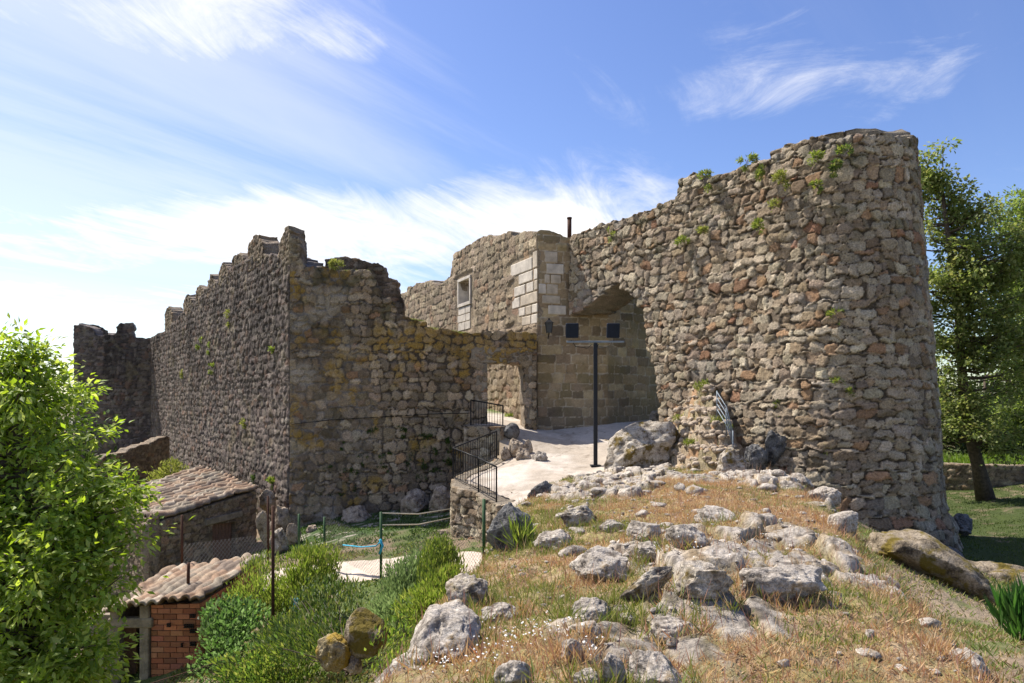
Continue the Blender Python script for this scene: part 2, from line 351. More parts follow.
# paint functions: lichen, moss, streaks that belong to the stone itself
def paint_front(col, Pm, U, Z, core, seed):
    px, py = proj(Pm)
    n = fbm(U*1.3, Z*1.3, 5., 5, seed+90)
    band = sst(350, 420, px)*sst(400, 335, py)*.62 + sst(312, 294, px)*.30 + .02
    li = sst(.60, .70, n+band*.33)*(.35+.65*vn(U*9, Z*9, 1., seed+91))
    col = mixc(col, (.40, .24, .035), li*.85*core)
    g = sst(.60, .7, fbm(U*2, Z*2, 8., 4, seed+92))*sst(350, 320, py)
    col = mixc(col, (.12, .11, .05), g*.6)
    dk = sst(.5, .7, fbm(U*.9, Z*.35, 3., 4, seed+93))*sst(440, 330, py); col = col*(1-.35*dk)[..., None]
    jd = (1-core)*sst(290, 400, px+140*(fbm(U*.7, Z*.7, 1., 3, seed+97)-.5)); col = mixc(col, (.085, .064, .042), jd*.92)
    pl = sst(.56, .72, fbm(U*.8, Z*1.1, 6., 4, seed+94))*sst(400, 330, px); return mixc(col, (.45, .385, .30), pl*.6)
def paint_rubble(col, Pm, U, Z, core, seed):
    n = sst(.60, .72, fbm(U*1.1, Z*1.1, 2., 5, seed+90)); col = mixc(col, (.33, .315, .29), n*.3)
    g = sst(.66, .74, fbm(U*2.1, Z*2.1, 4., 4, seed+95))*sst(3, 6, Z); return mixc(col, (.10, .10, .05), g*.5)
def paint_dark(col, Pm, U, Z, core, seed):
    st = sst(.42, .68, fbm(U*1.6, Z*.22, 3., 4, seed+93)); up = sst(-2, 4, Z)
    col = col*(1-(.15+.4*st)*up)[..., None]
    n = sst(.66, .73, fbm(U*1.2, Z*1.2, 2., 4, seed+90)); return mixc(col, (.30, .24, .14), n*.35)
def paint_ashlar(col, Pm, U, Z, core, seed):
    px, py = proj(Pm)
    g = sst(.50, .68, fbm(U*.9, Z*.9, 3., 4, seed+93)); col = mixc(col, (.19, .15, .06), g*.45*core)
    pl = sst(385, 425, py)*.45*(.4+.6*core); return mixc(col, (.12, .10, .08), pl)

# ------------------------------------------------------------------ the ground
def W(px, py, z): Y = F*(-z)/(py-HY); return ((px-CX)*Y/F, Y, z)
base_pts = [W(1000, 640, -2.9), W(960, 683, -2.35), W(870, 560, -2.6), W(940, 612, -3.0), W(1015, 612, -3.3), (9.5, 15.6, -3.7), (12, 18.2, -4.05), (14, 22, -4.1), (18.8, 27, -3.95), (21, 33, -3.9),
  (17, 20.5, -3.7), (26, 27, -2.6), (24, 18, -2.4), (14, 10, -2.9), (12, 4, -2.4), (8, 0, -2.2), (6, 5, -2.4), (9.3, 17.2, -3.35), (7.8, 17.4, -2.7), (7.5, 13, -2.75), (40, 60, -2.5), (60, 20, 0), (20, 60, -3),
  (-4, 24.5, -4.15), (-7.2, 24.5, -4.5), (-2.4, 25, -3.9), (-1.8, 20, -3.95), (-4.15, 17.5, -4.45), (-1.8, 17, -3.98), (-.8, 15.6, -3.75), (-5.4, 17.5, -4.6), (1.5, 15, -3.7), (4, 18, -3.6), (5, 24, -3.6), (3, 28, -3.6),
  (-4, 14, -4.75), (-3, 11, -4.6), (-2.6, 8, -4.3), (-2.4, 4, -4.0), (-3, 0, -3.8), (-7.5, 13, -5.9), (-6, 10, -5.4), (-12, 12, -6.2), (-9.8, 23, -5.7), (-8, 21, -5.1), (-13, 25, -5.9), (-18, 32, -5.2), (-27, 50, -4.6), (-40, 40, -6), (-30, 15, -7), (-15, 3, -6), (-6, 4, -5.2),
  (-20, 70, -4), (0, 40, -3.6), (10, 40, -3.6), (-60, 60, -7), (2, 5, -3.), (3, 10, -3.2), (0, 10, -3.9)]
BASE = TPS(base_pts, .05)
def zbase(x, y):
    far = sst(45, 90, np.hypot(x, y)); z = np.clip(BASE(x, y), -8, 1.5)
    z = z*(1-far)+(-4.5)*far
    return z+(.16*(fbm(x*.9, y*.9, 0, 3, 3)-.5)+.05*(fbm(x*4, y*4, 0, 3, 5)-.5))*(1-sst(30, 60, np.hypot(x, y)))
crest = np.array([(-1.3, -3), (-1.25, 2), (-.95, 4.6), (-.85, 5.8), (-.72, 7.2), (-.42, 8.8), (-.3, 11), (-.1, 12.8), (.15, 15), (.7, 17.8), (1.6, 19.6), (2.8, 20.4), (3.9, 20.6), (5.2, 20.6), (6.4, 19.6), (6.75, 17.8), (6.35, 15.8), (5.6, 12.), (4.6, 9.0), (3.8, 6.6), (3.25, 4.6), (3.1, 2), (3.1, -3)])
MT = TPS([(0, 0, -1.65), (1, 2.5, -1.68), (1.3, 5, -1.72), (2.2, 6.3, -1.70), (.6, 6.3, -1.82), (1.8, 9, -1.78), (3.2, 9, -1.74), (2.2, 12, -1.86), (4.2, 12, -1.78), (3., 16, -1.98), (5.3, 15.8, -1.83), (2.7, 20.3, -2.22), (4.2, 19.5, -2.05), (6, 18.6, -1.95), (6.6, 16.2, -1.86),
   (-.9, 4.7, -1.92), (-.8, 6, -2.02), (-.6, 7.5, -2.1), (-.4, 9, -2.15), (-.2, 12, -2.3), (.3, 15.5, -2.3), (.8, 18.2, -2.32), (5.5, 12, -1.86), (4.5, 9, -1.93), (3.7, 6.6, -1.93), (3.2, 4.6, -1.92), (-1, 0, -1.9), (3, 0, -1.9)], .01)
def polysd(x, y, poly):
    x = np.asarray(x, float); y = np.asarray(y, float); d = np.full(x.shape, 1e9); ins = np.zeros(x.shape, bool)
    for i in range(len(poly)):
        a = poly[i-1]; b = poly[i]; ab = b-a; t = np.clip(((x-a[0])*ab[0]+(y-a[1])*ab[1])/(ab@ab), 0, 1)
        d = np.minimum(d, np.hypot(x-a[0]-t*ab[0], y-a[1]-t*ab[1]))
        if a[1] != b[1]: ins ^= ((a[1] > y) != (b[1] > y)) & (x < (b[0]-a[0])*(y-a[1])/(b[1]-a[1])+a[0])
    return np.where(ins, -d, d)
def outcrop(x, y):
    x = np.asarray(x, float); y = np.asarray(y, float)
    m = fbm(x*.55+3, y*.38, 0, 4, 121)+.055*np.exp(-(((x-2.6)/1.7)**2+((y-13)/5)**2))+.03*np.exp(-(((x-.4)/1.)**2+((y-5)/2)**2))
    m = sst(.54, .615, m+.10*(fbm(x*4, y*4, 0, 3, 123)-.5))
    wx = (x+.35*(fbm(x*1.7, y*1.7, 0, 3, 125)-.5))/.52; wy = (y+.35*(fbm(x*1.7, y*1.7, 5, 3, 127)-.5))/.85
    ix = np.floor(wx); iy = np.floor(wy); f1 = np.full(x.shape, 9.); f2 = f1.copy(); hx = f1*0; tx = f1*0; ty = f1*0
    for a in (-1, 0, 1):
        for b in (-1, 0, 1):
            cx = ix+a; cy = iy+b; dx = wx-cx-_h(cx, cy, cx*0, 1); dy = wy-cy-_h(cx, cy, cx*0, 2); d = np.hypot(dx, dy); k = d < f1
            f2 = np.where(k, f1, np.minimum(f2, d)); h = _h(cx, cy, cx*0, 3); hx = np.where(k, h, hx)
            tx = np.where(k, (_h(cx, cy, cx*0, 4)-.5)*dx, tx); ty = np.where(k, (_h(cx, cy, cx*0, 5)-.35)*dy, ty); f1 = np.where(k, d, f1)
    e = sst(.02, .16, f2-f1); h = m*(e*(.03+.17*hx**1.5+.22*tx+.30*ty)+.05*(fbm(x*7, y*7, 0, 3, 129)-.5))
    return m*e, h, hx
def zmound(x, y):
    d = polysd(x, y, crest)+.25*(fbm(x*1.4, y*1.4, 0, 3, 21)-.5)
    z = MT(np.clip(x, -1.4, 7), np.clip(y, -1, 21))
    left = sst(3, 0, np.asarray(x, float)-.1*np.asarray(y))
    dd = np.clip(d+.25, 0, None); fall = dd*(1.0+.75*left)*sst(0, .8, dd)+.35*dd*0
    z = z-fall + .16*(fbm(x*1.1, y*1.1, 0, 3, 11)-.5) + .10*(fbm(x*3.5, y*3.5, 0, 3, 13)-.5)+.06*(fbm(x*11, y*11, 0, 2, 15)-.5)+outcrop(x, y)[1]*sst(.9, .2, d)
    return z
def zg(x, y): return np.maximum(zbase(x, y), zmound(x, y))
def hit(px, py, y0=2.5, y1=60, fn=None):
    Y = np.arange(y0, y1, .02); x = (px-CX)*Y/F; z = (HY-py)*Y/F; k = np.argmax(np.maximum(zbase(x, Y), zmound(x, Y)) >= z)
    return np.array([x[k], Y[k], z[k]])

def green_mask(x, y): return fbm(x*.8, y*.8, 0, 4, 51)
def grid_axis(lo, hi, fine_lo, fine_hi, st, growth=1.12):
    a = list(np.arange(fine_lo, fine_hi+st, st)); d = st; v = a[-1]
    while v < hi: d *= growth; v += d; a.append(v)
    d = st; v = a[0]; b = []
    while v > lo: d *= growth; v -= d; b.append(v)
    return np.array(b[::-1]+a)
gx = grid_axis(-900, 900, -16, 20, .14); gy = grid_axis(-60, 1500, 2, 32, .14)
X, Yg = np.meshgrid(gx, gy, indexing='ij'); Zg = zbase(X, Yg); Zg = np.where((Zg < zmound(X, Yg)-.6), Zg-.3, Zg)
n1 = fbm(X*.7, Yg*.7, 0, 4, 61); n2 = fbm(X*3, Yg*3, 0, 4, 63)
gc = mixc(np.ones(X.shape+(3,))*np.array((.21, .155, .105)), (.085, .115, .03), sst(.42, .58, n1*.6+n2*.4))
lawn = sst(8.5, 10.5, X)*sst(11, 14, Yg); gc = mixc(gc, (.05, .068, .016), lawn*sst(.30, .5, n2*.6+.3*n1+.1))
court = sst(-8.5, -7.5, X)*sst(-1, -2, X)*sst(20.5, 22, Yg)*sst(26, 25, Yg); gc = mixc(gc, mixc(np.ones(X.shape+(3,))*np.array((.05, .085, .025)), (.34, .30, .25), sst(.55, .62, n2)), court)
rs = sst(4, 5.5, X)*sst(13, 10, Yg); gc = mixc(gc, mixc(np.ones(X.shape+(3,))*np.array((.28, .215, .15)), (.11, .13, .04), sst(.47, .58, n2*.6+n1*.4)), rs)
gc = gc*(.75+.5*fbm(X*8, Yg*8, 0, 2, 65))[..., None]
I = np.arange(X.size).reshape(X.shape)
gq = np.stack([I[:-1, :-1], I[1:, :-1], I[1:, 1:], I[:-1, 1:]], -1).reshape(-1, 4)
tag(mk('ground', np.stack([X, Yg, Zg], -1).reshape(-1, 3), [gq], M_EARTH, None, gc.reshape(-1, 3)), kind='structure')

mx_ = np.arange(-4.2, 9.2, .04); my_ = np.arange(1.2, 22.4, .04)
X, Yg = np.meshgrid(mx_, my_, indexing='ij'); Zm = zmound(X, Yg); Zb = zbase(X, Yg)
n1 = fbm(X*.9, Yg*.9, 0, 4, 71); n2 = fbm(X*4, Yg*4, 0, 4, 73); n3 = fbm(X*13, Yg*13, 0, 3, 75)
c = np.ones(X.shape+(3,))*np.array((.30, .20, .115))
c = mixc(c, (.38, .28, .17), sst(.42, .58, n2)); c = mixc(c, (.17, .155, .05), sst(.45, .58, n1*.45+n3*.55)*.75)
c = mixc(c, (.17, .15, .055), sst(.0, .7, polysd(X, Yg, crest))*sst(2.5, 4, X)*sst(.35, .55, n2)*.8)
om, oh, ohx = outcrop(X, Yg)
rc = mixc(np.ones(X.shape+(3,))*np.array((.34, .30, .255)), (.45, .405, .345), sst(.42, .6, n2)); rc = mixc(rc, (.14, .12, .10), sst(.54, .66, n3)); rc = rc*(.75+.5*ohx)[..., None]; rc = mixc(rc, (.24, .16, .07), sst(.56, .66, n1*.4+n2*.6)*.6)
c = mixc(c, (.09, .12, .03), sst(.4, 1.6, polysd(X, Yg, crest))*sst(2, 0, X)*.85)
c = c*(.45+1.1*n3)[..., None]; c = mixc(c, rc, om)
I = np.arange(X.size).reshape(X.shape); kf = (Zm > Zb-.25); kf = kf[:-1, :-1] | kf[1:, 1:]
q = np.stack([I[:-1, :-1], I[1:, :-1], I[1:, 1:], I[:-1, 1:]], -1)[kf]
used, inv = np.unique(q, return_inverse=True)
tag(mk('rocky_hill', np.stack([X, Yg, Zm], -1).reshape(-1, 3)[used], [inv.reshape(-1, 4)], M_EARTH, None, c.reshape(-1, 3)[used]), kind='structure')

# ------------------------------------------------------------------ upper path (terrace) and lower path
P1 = np.array((-.53, 23.5, -2.03)); P2 = np.array((-1.8, 20.5, -2.4)); P3 = np.array((-.93, 19., -2.58)); P4 = np.array((-.41, 18., -2.72))
terr = np.array([(-1.75, 27.), (-1.7, 24.9), (-.45, 24.2), P1[:2], P2[:2], (-1.65, 19.8), P3[:2], P4[:2], (-.2, 16.6), (.3, 15.8), (3, 16), (5.5, 19), (6.4, 22.5), (7, 28), (7.4, 31), (3, 36), (-6, 40), (-9, 40), (-3, 30), (-1.7, 28.)])
TT = TPS([P1, P2, P3, P4, (2.69, 22, -2.13), (1.2, 26.6, -1.2), (4, 27.5, -1.0), (6, 29, -.9), (-.25, 26.5, -.98), (-1.4, 25.2, -1.05), (4, 22, -1.85), (.25, 22.5, -1.98), (1.7, 24.5, -1.6), (0, 19.5, -2.35), (-.1, 17.2, -2.6), (-.2, 16.4, -2.9), (2.5, 18, -2.5), (5.5, 22, -1.85), (0, 31, -.45), (-4, 36, -.3), (3, 34, -.4), (-.4, 24.3, -1.35)], .002)
tx = np.arange(-9, 8, .08); ty = np.arange(15.4, 41, .08); X, Yg = np.meshgrid(tx, ty, indexing='ij')
Zt = TT(X, Yg)+.05*(fbm(X*1.2, Yg*1.2, 0, 3, 81)-.5)+.02*(fbm(X*6, Yg*6, 0, 3, 82)-.5)
d = polysd(X, Yg, terr); kf = d < 0; kf = kf[:-1, :-1] & kf[1:, 1:]
n1 = fbm(X*.7, Yg*.7, 0, 4, 83); n2 = fbm(X*5, Yg*5, 0, 3, 84)
c = np.ones(X.shape+(3,))*np.array((.485, .43, .37)); c = mixc(c, (.375, .32, .26), sst(.42, .62, n1)); c = c*(.78+.44*n2)[..., None]; n5 = np.abs(fbm(X*.8, Yg*.8, 0, 4, 87)-.5); c = mixc(c, (.2, .16, .12), sst(.012, .0, n5)*.7); c = mixc(c, (.30, .23, .15), sst(-.5, -.05, d+.3*(n2-.5))*.8)
c = mixc(c, (.11, .14, .04), sst(29, 30.2, Yg)*sst(.35, .5, n2)*sst(1.5, .5, X))
I = np.arange(X.size).reshape(X.shape); q = np.stack([I[:-1, :-1], I[1:, :-1], I[1:, 1:], I[:-1, 1:]], -1)[kf]
used, inv = np.unique(q, return_inverse=True)
tag(mk('path', np.stack([X, Yg, Zt], -1).reshape(-1, 3)[used], [inv.reshape(-1, 4)], M_SAND, None, c.reshape(-1, 3)[used]), kind='structure')
lp = np.array([(1.2, 14.6), (.2, 15.2), (-.8, 15.7), (-1.8, 16.7), (-3, 17.3), (-4.2, 17.6), (-5.5, 17.8), (-7, 18.6)])
s_ = np.r_[0, np.cumsum(np.linalg.norm(np.diff(lp, axis=0), axis=1))]; ss = np.linspace(0, s_[-1], 120)
cx_ = np.c_[np.interp(ss, s_, lp[:, 0]), np.interp(ss, s_, lp[:, 1])]; tt_ = np.gradient(cx_, axis=0); tt_ /= np.linalg.norm(tt_, axis=1)[:, None]; nn_ = np.c_[-tt_[:, 1], tt_[:, 0]]
ww = np.linspace(-.9, .9, 24)[None, :]*(1+.25*(fbm(ss*1.5, 0*ss, 0, 2, 9)-.5))[:, None]
Xp = cx_[:, 0:1]+nn_[:, 0:1]*ww; Yp = cx_[:, 1:]+nn_[:, 1:]*ww; Zp = zbase(Xp, Yp)+.05-.07*np.abs(ww/.95)**6
c = np.ones(Xp.shape+(3,))*np.array((.50, .42, .345))*(.8+.4*fbm(Xp*4, Yp*4, 0, 3, 85))[..., None]
I = np.arange(Xp.size).reshape(Xp.shape); q = np.stack([I[:-1, :-1], I[1:, :-1], I[1:, 1:], I[:-1, 1:]], -1).reshape(-1, 4)
tag(mk('lower_path', np.stack([Xp, Yp, Zp], -1).reshape(-1, 3), [q], M_SAND, None, c.reshape(-1, 3)), kind='structure')

# ------------------------------------------------------------------ castle walls
# round tower with the rubble wall that runs back to the gate
Cc = np.array((9.73, 20.03)); RT = 2.2; a0 = R(214.6)
arc = [Cc+RT*np.array((math.cos(a), math.sin(a))) for a in np.linspace(a0, R(425), 90)]
e1 = arc[0]; st0 = np.array((2.25, 27.))
pathC = [st0+(e1-st0)*t for t in np.linspace(0, .97, 30)]+arc+[arc[-1]+np.array((-.8, 1.0))]
topC = [(560, 236), (570, 237), (580, 232), (600, 223), (640, 211), (673, 199), (675, 176), (690, 169), (698, 173), (701, 186), (707, 176), (748, 159), (771, 151), (776, 141), (798, 137), (803, 130), (815, 130), (822, 135), (859, 128), (896, 125), (914, 132), (960, 138)]
archC = inpoly([(540, 440), (556, 330), (566, 317), (576, 312), (587, 308), (597, 299), (607, 290), (617, 286), (627, 292), (636, 301), (643, 312), (646, 325), (645, 340), (652, 356), (657, 382), (661, 412), (664, 440)])
LC = np.linalg.norm(e1-st0)
def batC(U, Z):
    f = .25+.75*sst(LC*.3, LC, U); fl = np.clip(-2.9-Z, 0, 2)*.2*sst(LC*.7, LC, U)
    return f*.072*(1.5-Z)+fl+.25*sst(.9, 1, np.clip(-Z/3.4, 0, 1))*sst(LC*.7, LC, U)*.6*(fbm(U*2, Z*2, 0, 2, 5))
tC = top(topC)
round_tower = wall('round_tower_wall', pathC, -4.8, 7.9, .031, 'rubble', 11, None, lambda a, b: tC(a, b) & ~archC(a, b), None, 1.7, None, batC, paint_rubble, 8, .11)
tag(round_tower, 'tall rubble wall ending in a round tower on the right, broken arch at its foot', 'castle wall')

# gate tower: dressed face under the arch, and the side with the window
cor = np.array((1.0, 26.8)); dA = np.array((-.467, 1.)); 
def Apt(t): return cor+dA*t
def tA(px): k = (px-CX)/F; return (cor[0]-k*cor[1])/(k-dA[0])
topA = [(395, 296), (405, 294), (409, 286), (418, 284), (427, 281), (435, 282), (437, 287), (451, 274), (454, 253), (470, 243), (482, 235), (499, 236), (510, 233), (517, 235), (536, 229), (545, 229)]
tw0, tw1 = tA(459.3), tA(470.0); zw0, zw1 = 4.84, 5.96
gate = empty('gate_tower', (1.0, 26.8, -1.2), 'square gate tower with pale granite corner stones and a small white framed window', 'tower')
kA = top(topA)
def winA(px, py):
    t = tA(px); z = (HY-py)*(cor[1]+t)/F
    return ~((t > tw1) & (t < tw0) & (z > zw0) & (z < zw1))
def flatA(U, Z):
    t = 22-U/math.hypot(.467, 1); f = sst(2.7, 2.4, t)*sst(2.9, 3.1, Z)*sst(6.0, 5.8, Z)*sst(2.6-.0, 2.3, t-.5*np.sin(Z*7))
    return np.maximum(f, sst(tw1-.6, tw1-.3, t)*sst(tw0+.6, tw0+.3, t)*sst(3.3, 3.5, Z)*sst(6.4, 6.2, Z))
wall('side_wall', [Apt(22), Apt(11), Apt(0)], -1.6, 7.6, .042, 'gate', 23, M_STONE, kA, winA, 1.1, gate, None, None, 6, .06, flat_fn=flatA)
kB = top([(530, 229), (548, 230), (568, 237), (575, 238), (577, 250), (660, 250), (900, 250)], .7)
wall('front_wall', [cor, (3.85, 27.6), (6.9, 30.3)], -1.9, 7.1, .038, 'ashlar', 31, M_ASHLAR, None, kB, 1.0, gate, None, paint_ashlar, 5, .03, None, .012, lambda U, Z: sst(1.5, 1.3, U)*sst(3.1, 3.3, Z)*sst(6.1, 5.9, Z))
uA = np.append(dA, 0)/np.linalg.norm(dA); nA = np.array((-uA[1], uA[0], 0)); nA = -nA if nA[1] > 0 else nA
MA = np.c_[uA, nA, (0, 0, 1)]; lenA = np.linalg.norm(dA)
def boxA(mb, t0, t1, z0, z1, proud, deep=.25, bev=.012):
    u0, u1 = sorted((t0*lenA, t1*lenA)); c = np.r_[cor, 0]+uA*(u0+u1)/2+nA*(proud-deep)/2+np.array((0, 0, (z0+z1)/2))
    mb.box(c, ((u1-u0)/2, (proud+deep)/2, (z1-z0)/2), MA, bev)
uB = np.array((2.85, .8, 0)); uB /= np.linalg.norm(uB); nB = np.array((uB[1], -uB[0], 0)); MBx = np.c_[uB, -nB, (0, 0, 1)]
def boxB(mb, u0, u1, z0, z1, proud, deep=.25, bev=.012):
    c = np.r_[cor, 0]+uB*(u0+u1)/2+nB*(proud-deep)/2+np.array((0, 0, (z0+z1)/2)); mb.box(c, ((u1-u0)/2, (proud+deep)/2, (z1-z0)/2), MBx, bev)
# pale quoins, side face (t from the corner) and front face
qA = [(.42, 2.25, 5.22, 5.72), (.0, .40, 5.22, 5.9), (.0, .36, 4.76, 5.19), (.40, 1.55, 4.76, 5.18), (.0, .3, 4.34, 4.73), (.34, .95, 4.32, 4.73), (1.0, 1.95, 4.32, 4.72), (.0, 1.42, 3.84, 4.29), (1.46, 2.2, 3.84, 4.28), (.0, .45, 3.44, 3.80), (.5, .98, 3.44, 3.80), (1.02, 1.6, 3.44, 3.80), (.0, .5, 3.02, 3.40), (.54, 1.3, 3.02, 3.40)]
M_WHITE2 = plain('weathered_granite_trim', (.47, .40, .31), .9, 0, (24, .5, .01), .3, 3)
for i, a in enumerate(qA): m = MB(); boxA(m, a[0]+.012, a[1]-.02*(i % 3), a[2]+.012*(i % 2), a[3], .012-.006*(i % 3), .25, .028); m.build('quoin_stone', (M_WHITE, M_WHITE2, M_WHITE)[i % 3], gate)
qB = [(.32, .84, 5.42, 5.86), (.38, 1.1, 4.98, 5.38), (.30, .52, 4.60, 4.95), (.56, .98, 4.60, 4.95), (.05, .36, 4.18, 4.57), (.40, .86, 4.18, 4.57), (.2, .95, 3.80, 4.12), (.45, 1.2, 3.38, 3.74)]
for i, a in enumerate(qB): m = MB(); boxB(m, *a, .02-.006*(i % 3), .25, .028); m.build('quoin_stone', (M_WHITE2, M_WHITE, M_WHITE2)[i % 3], gate)
for k, (a, b, z0_, z1_) in enumerate([(tw1-.02, tw1+.55, 4.3, 4.64), (tw1+.59, tw0+.1, 4.3, 4.64), (tw1-.0, tw1+.5, 3.92, 4.26), (tw1+.54, tw0+.2, 3.92, 4.26), (tw1-.02, tw1+.6, 3.5, 3.88), (tw1+.64, tw0+.1, 3.5, 3.88)]):
    m = MB(); boxA(m, a, b, z0_, z1_, .012); m.build('pale_block', M_WHITE, gate)
fr = MB(); w = .13
boxA(fr, tw1-w, tw0+w, zw0-.16, zw0, .06, .5); boxA(fr, tw1-w, tw0+w, zw1, zw1+.14, .06, .5); boxA(fr, tw1-w, tw1, zw0+.003, zw1-.003, .057, .5); boxA(fr, tw0, tw0+w, zw0+.003, zw1-.003, .057, .5)
wf = fr.build('window_frame', M_WHITE, gate)
pn = MB(); boxA(pn, tw1, tw0, zw0, zw1, -.42, .5, 0); pn.build('shutter_panel', plain('grey_shutter', (.16, .17, .19), .6), wf)
pn = MB(); boxA(pn, (tw0+tw1)/2-.03, (tw0+tw1)/2+.03, zw0, zw1, -.36, .44, 0); pn.build('mullion', M_WHITE, wf)
pn = MB(); boxB(pn, .35, 3.2, -1.6, -.42, .10, .3, .03)
# iron pipe standing on the tower top
m = MB(); m.tube([(2.3, 27.35, 6.3), (2.3, 27.35, 7.25)], .085, 12); m.tube([(2.3, 27.35, 7.25), (2.3, 27.35, 7.31)], .10, 12)
tag(m.build('chimney_pipe', M_RUST, smooth=True), 'rusty brown pipe standing on top of the gate tower', 'pipe')

# front wall with the doorway
topF = [(280, 266), (293, 269), (305, 266), (326, 266), (342, 271), (368, 271), (371, 275), (381, 290), (388, 297), (396, 302), (397, 316), (425, 322), (427, 327), (449, 329), (464, 333), (488, 332), (504, 329), (533, 332), (545, 332)]
doorF = inpoly([(487.5, 440), (487.5, 364), (505, 363.5), (522, 366), (524.5, 440)])
tF = top(topF)
holeF = inpoly([(415, 431), (432, 430), (431, 437), (424, 442), (417, 438)])
front = wall('courtyard_wall', [(-8.12, 25), (-4, 25.55), (.95, 26.5)], -5.2, 5.6, .04, 'front', 41, None, tF, lambda a, b: ~doorF(a, b), .85, None, lambda U, Z: np.clip(-2.5-Z, 0, 3)*.10, paint_front, 5, .05)
tag(front, 'ruined front wall stained with yellow lichen, broken top stepping down to a doorway', 'castle wall')
uF = np.array((4.95, .95, 0)); uF /= np.linalg.norm(uF); nF = np.array((uF[1], -uF[0], 0)); MF = np.c_[uF, -nF, (0, 0, 1)]
def boxF(px0, px1, py0, py1, proud, name):
    def pt(px): k = (px-CX)/F; t = (k*25.55+4)/(uF[0]-k*uF[1]); return t
    t0, t1 = pt(px0), pt(px1); Ym = 25.55+uF[1]*(t0+t1)/2; za, zb = (HY-py1)*Ym/F, (HY-py0)*Ym/F
    m = MB(); m.box(np.array((-4, 25.55, 0))+uF*(t0+t1)/2+nF*(proud-.4)/2+np.array((0, 0, (za+zb)/2)), ((t1-t0)/2, (proud+.4)/2, (zb-za)/2), MF, .02); return m.build(name, M_CONC, front)
boxF(471, 532, 347.5, 363, .045, 'lintel'); boxF(476, 487.3, 363.4, 392, .04, 'door_jamb'); boxF(475, 487.2, 392.6, 412, .043, 'door_jamb'); boxF(525, 532.5, 366, 386, .04, 'door_jamb'); boxF(524.8, 532, 386.6, 424, .043, 'door_jamb')

# dark stub of wall behind the front wall top
kG = top([(322, 285), (325, 260), (335, 256), (350, 256), (368, 262), (384, 266), (388, 277), (397, 282), (400, 293), (405, 304), (412, 330), (430, 340)])
tag(wall('ruined_wall_stub', [P(322, 300, 29)[:2], P(372, 300, 28.3)[:2], P(404, 300, 28.4)[:2]], 1.5, 6.6, .045, 'small', 47, None, kG, None, .6, None, None, paint_dark, 5, .1),
    'dark crumbling stub of wall rising behind the front wall', 'ruined wall')

# long curtain wall on the left with its merlons
Lp0 = np.array((-26.9, 51.)); Lp1 = np.array((-8.12, 25.))
topL = [(140, 338), (152, 337), (165, 329), (174, 322), (183, 314), (194, 301), (206, 291), (217, 282), (230, 270), (246, 259), (262, 254), (273, 252), (281, 256), (290, 262), (300, 266)]
kL = top(topL, 3.)
curtain = wall('curtain_wall', [Lp0, (Lp0+Lp1)/2, Lp1], -6.2, 6.4, .056, 'coursed', 53, None, kL, None, 1.5, None, lambda U, Z: np.clip(-Z-2, 0, 4)*.05, paint_dark, 5, .08)
tag(curtain, 'long dark curtain wall with broken merlons running back to the left', 'castle wall')
def Lpt(px): k = (px-CX)/F; d = Lp1-Lp0; t = (k*Lp0[1]-Lp0[0])/(d[0]-k*d[1]); return Lp0+d*t
for (a, b, y) in [(165, 173, 310), (183, 193, 299), (195.5, 206, 290), (207, 217, 280), (219, 230, 267.5), (231, 246, 257), (247, 266, 239)]:
    a, b, y = a+(b-a)*.08, b-(b-a)*.10, y-3.5
    q0, q1 = Lpt(a), Lpt(b); Ym = (q0[1]+q1[1])/2; zt = (HY-y)*Ym/F; zb = (HY-np.interp((a+b)/2, *np.array(topL).T))*Ym/F-.5
    kk = lambda px, py, a=a, b=b, y=y: py > y-1+np.abs((px-(a+b)/2)/(b-a)*2)**1.6*(7 if b-a < 15 else 10)+7*(fbm(px*.35, px*0+a, 0, 3, 9)-.5)
    wall('merlon', [q0, (q0+q1)/2, q1], zb, zt+.4, .05, 'small', int(a), None, kk, None, .75 if a < 279 else 1.0, curtain, None, paint_dark, 5, .07)
kH = top([(276, 262), (278.5, 258), (279, 243), (283, 236), (286, 228), (290, 226), (292.5, 230), (294, 236), (301, 237), (302.5, 253), (303, 268)])
wall('merlon', [Lpt(277), Lp1, np.array((-8.12, 25))+np.array((4.12, .55))*.115], 4.5, 7.0, .045, 'small', 279, None, kH, None, .85, curtain, None, paint_dark, 6, .11)
# far turret
kT = top([(70, 326), (77, 324), (95.5, 328), (96.2, 334), (116.5, 333), (117, 323), (134, 324), (134.6, 337), (150, 338), (160, 340)])
tag(wall('corner_turret', [(-33.2, 56), (-31.9, 49.8), (-29, 50.3), (-26.6, 51.3)], -6, 6.4, .07, 'coursed', 59, None, kT, None, .9, None, None, paint_dark, 4, .06),
    'dark square turret with two merlons at the far end of the curtain wall', 'turret')
# dark shed wall between the turret and the stone house
kK = top([(100, 458), (118, 453), (160, 438), (170, 437)])
tag(wall('hut_wall', [(-18.7, 31.0), (-18.35, 34), (-18.3, 36.4)], -5.6, -1.6, .06, 'small', 61, None, kK, None, .5, None, None, None, 4, .05), 'low dark rubble wall in shade beyond the tiled stone house', 'rubble wall')

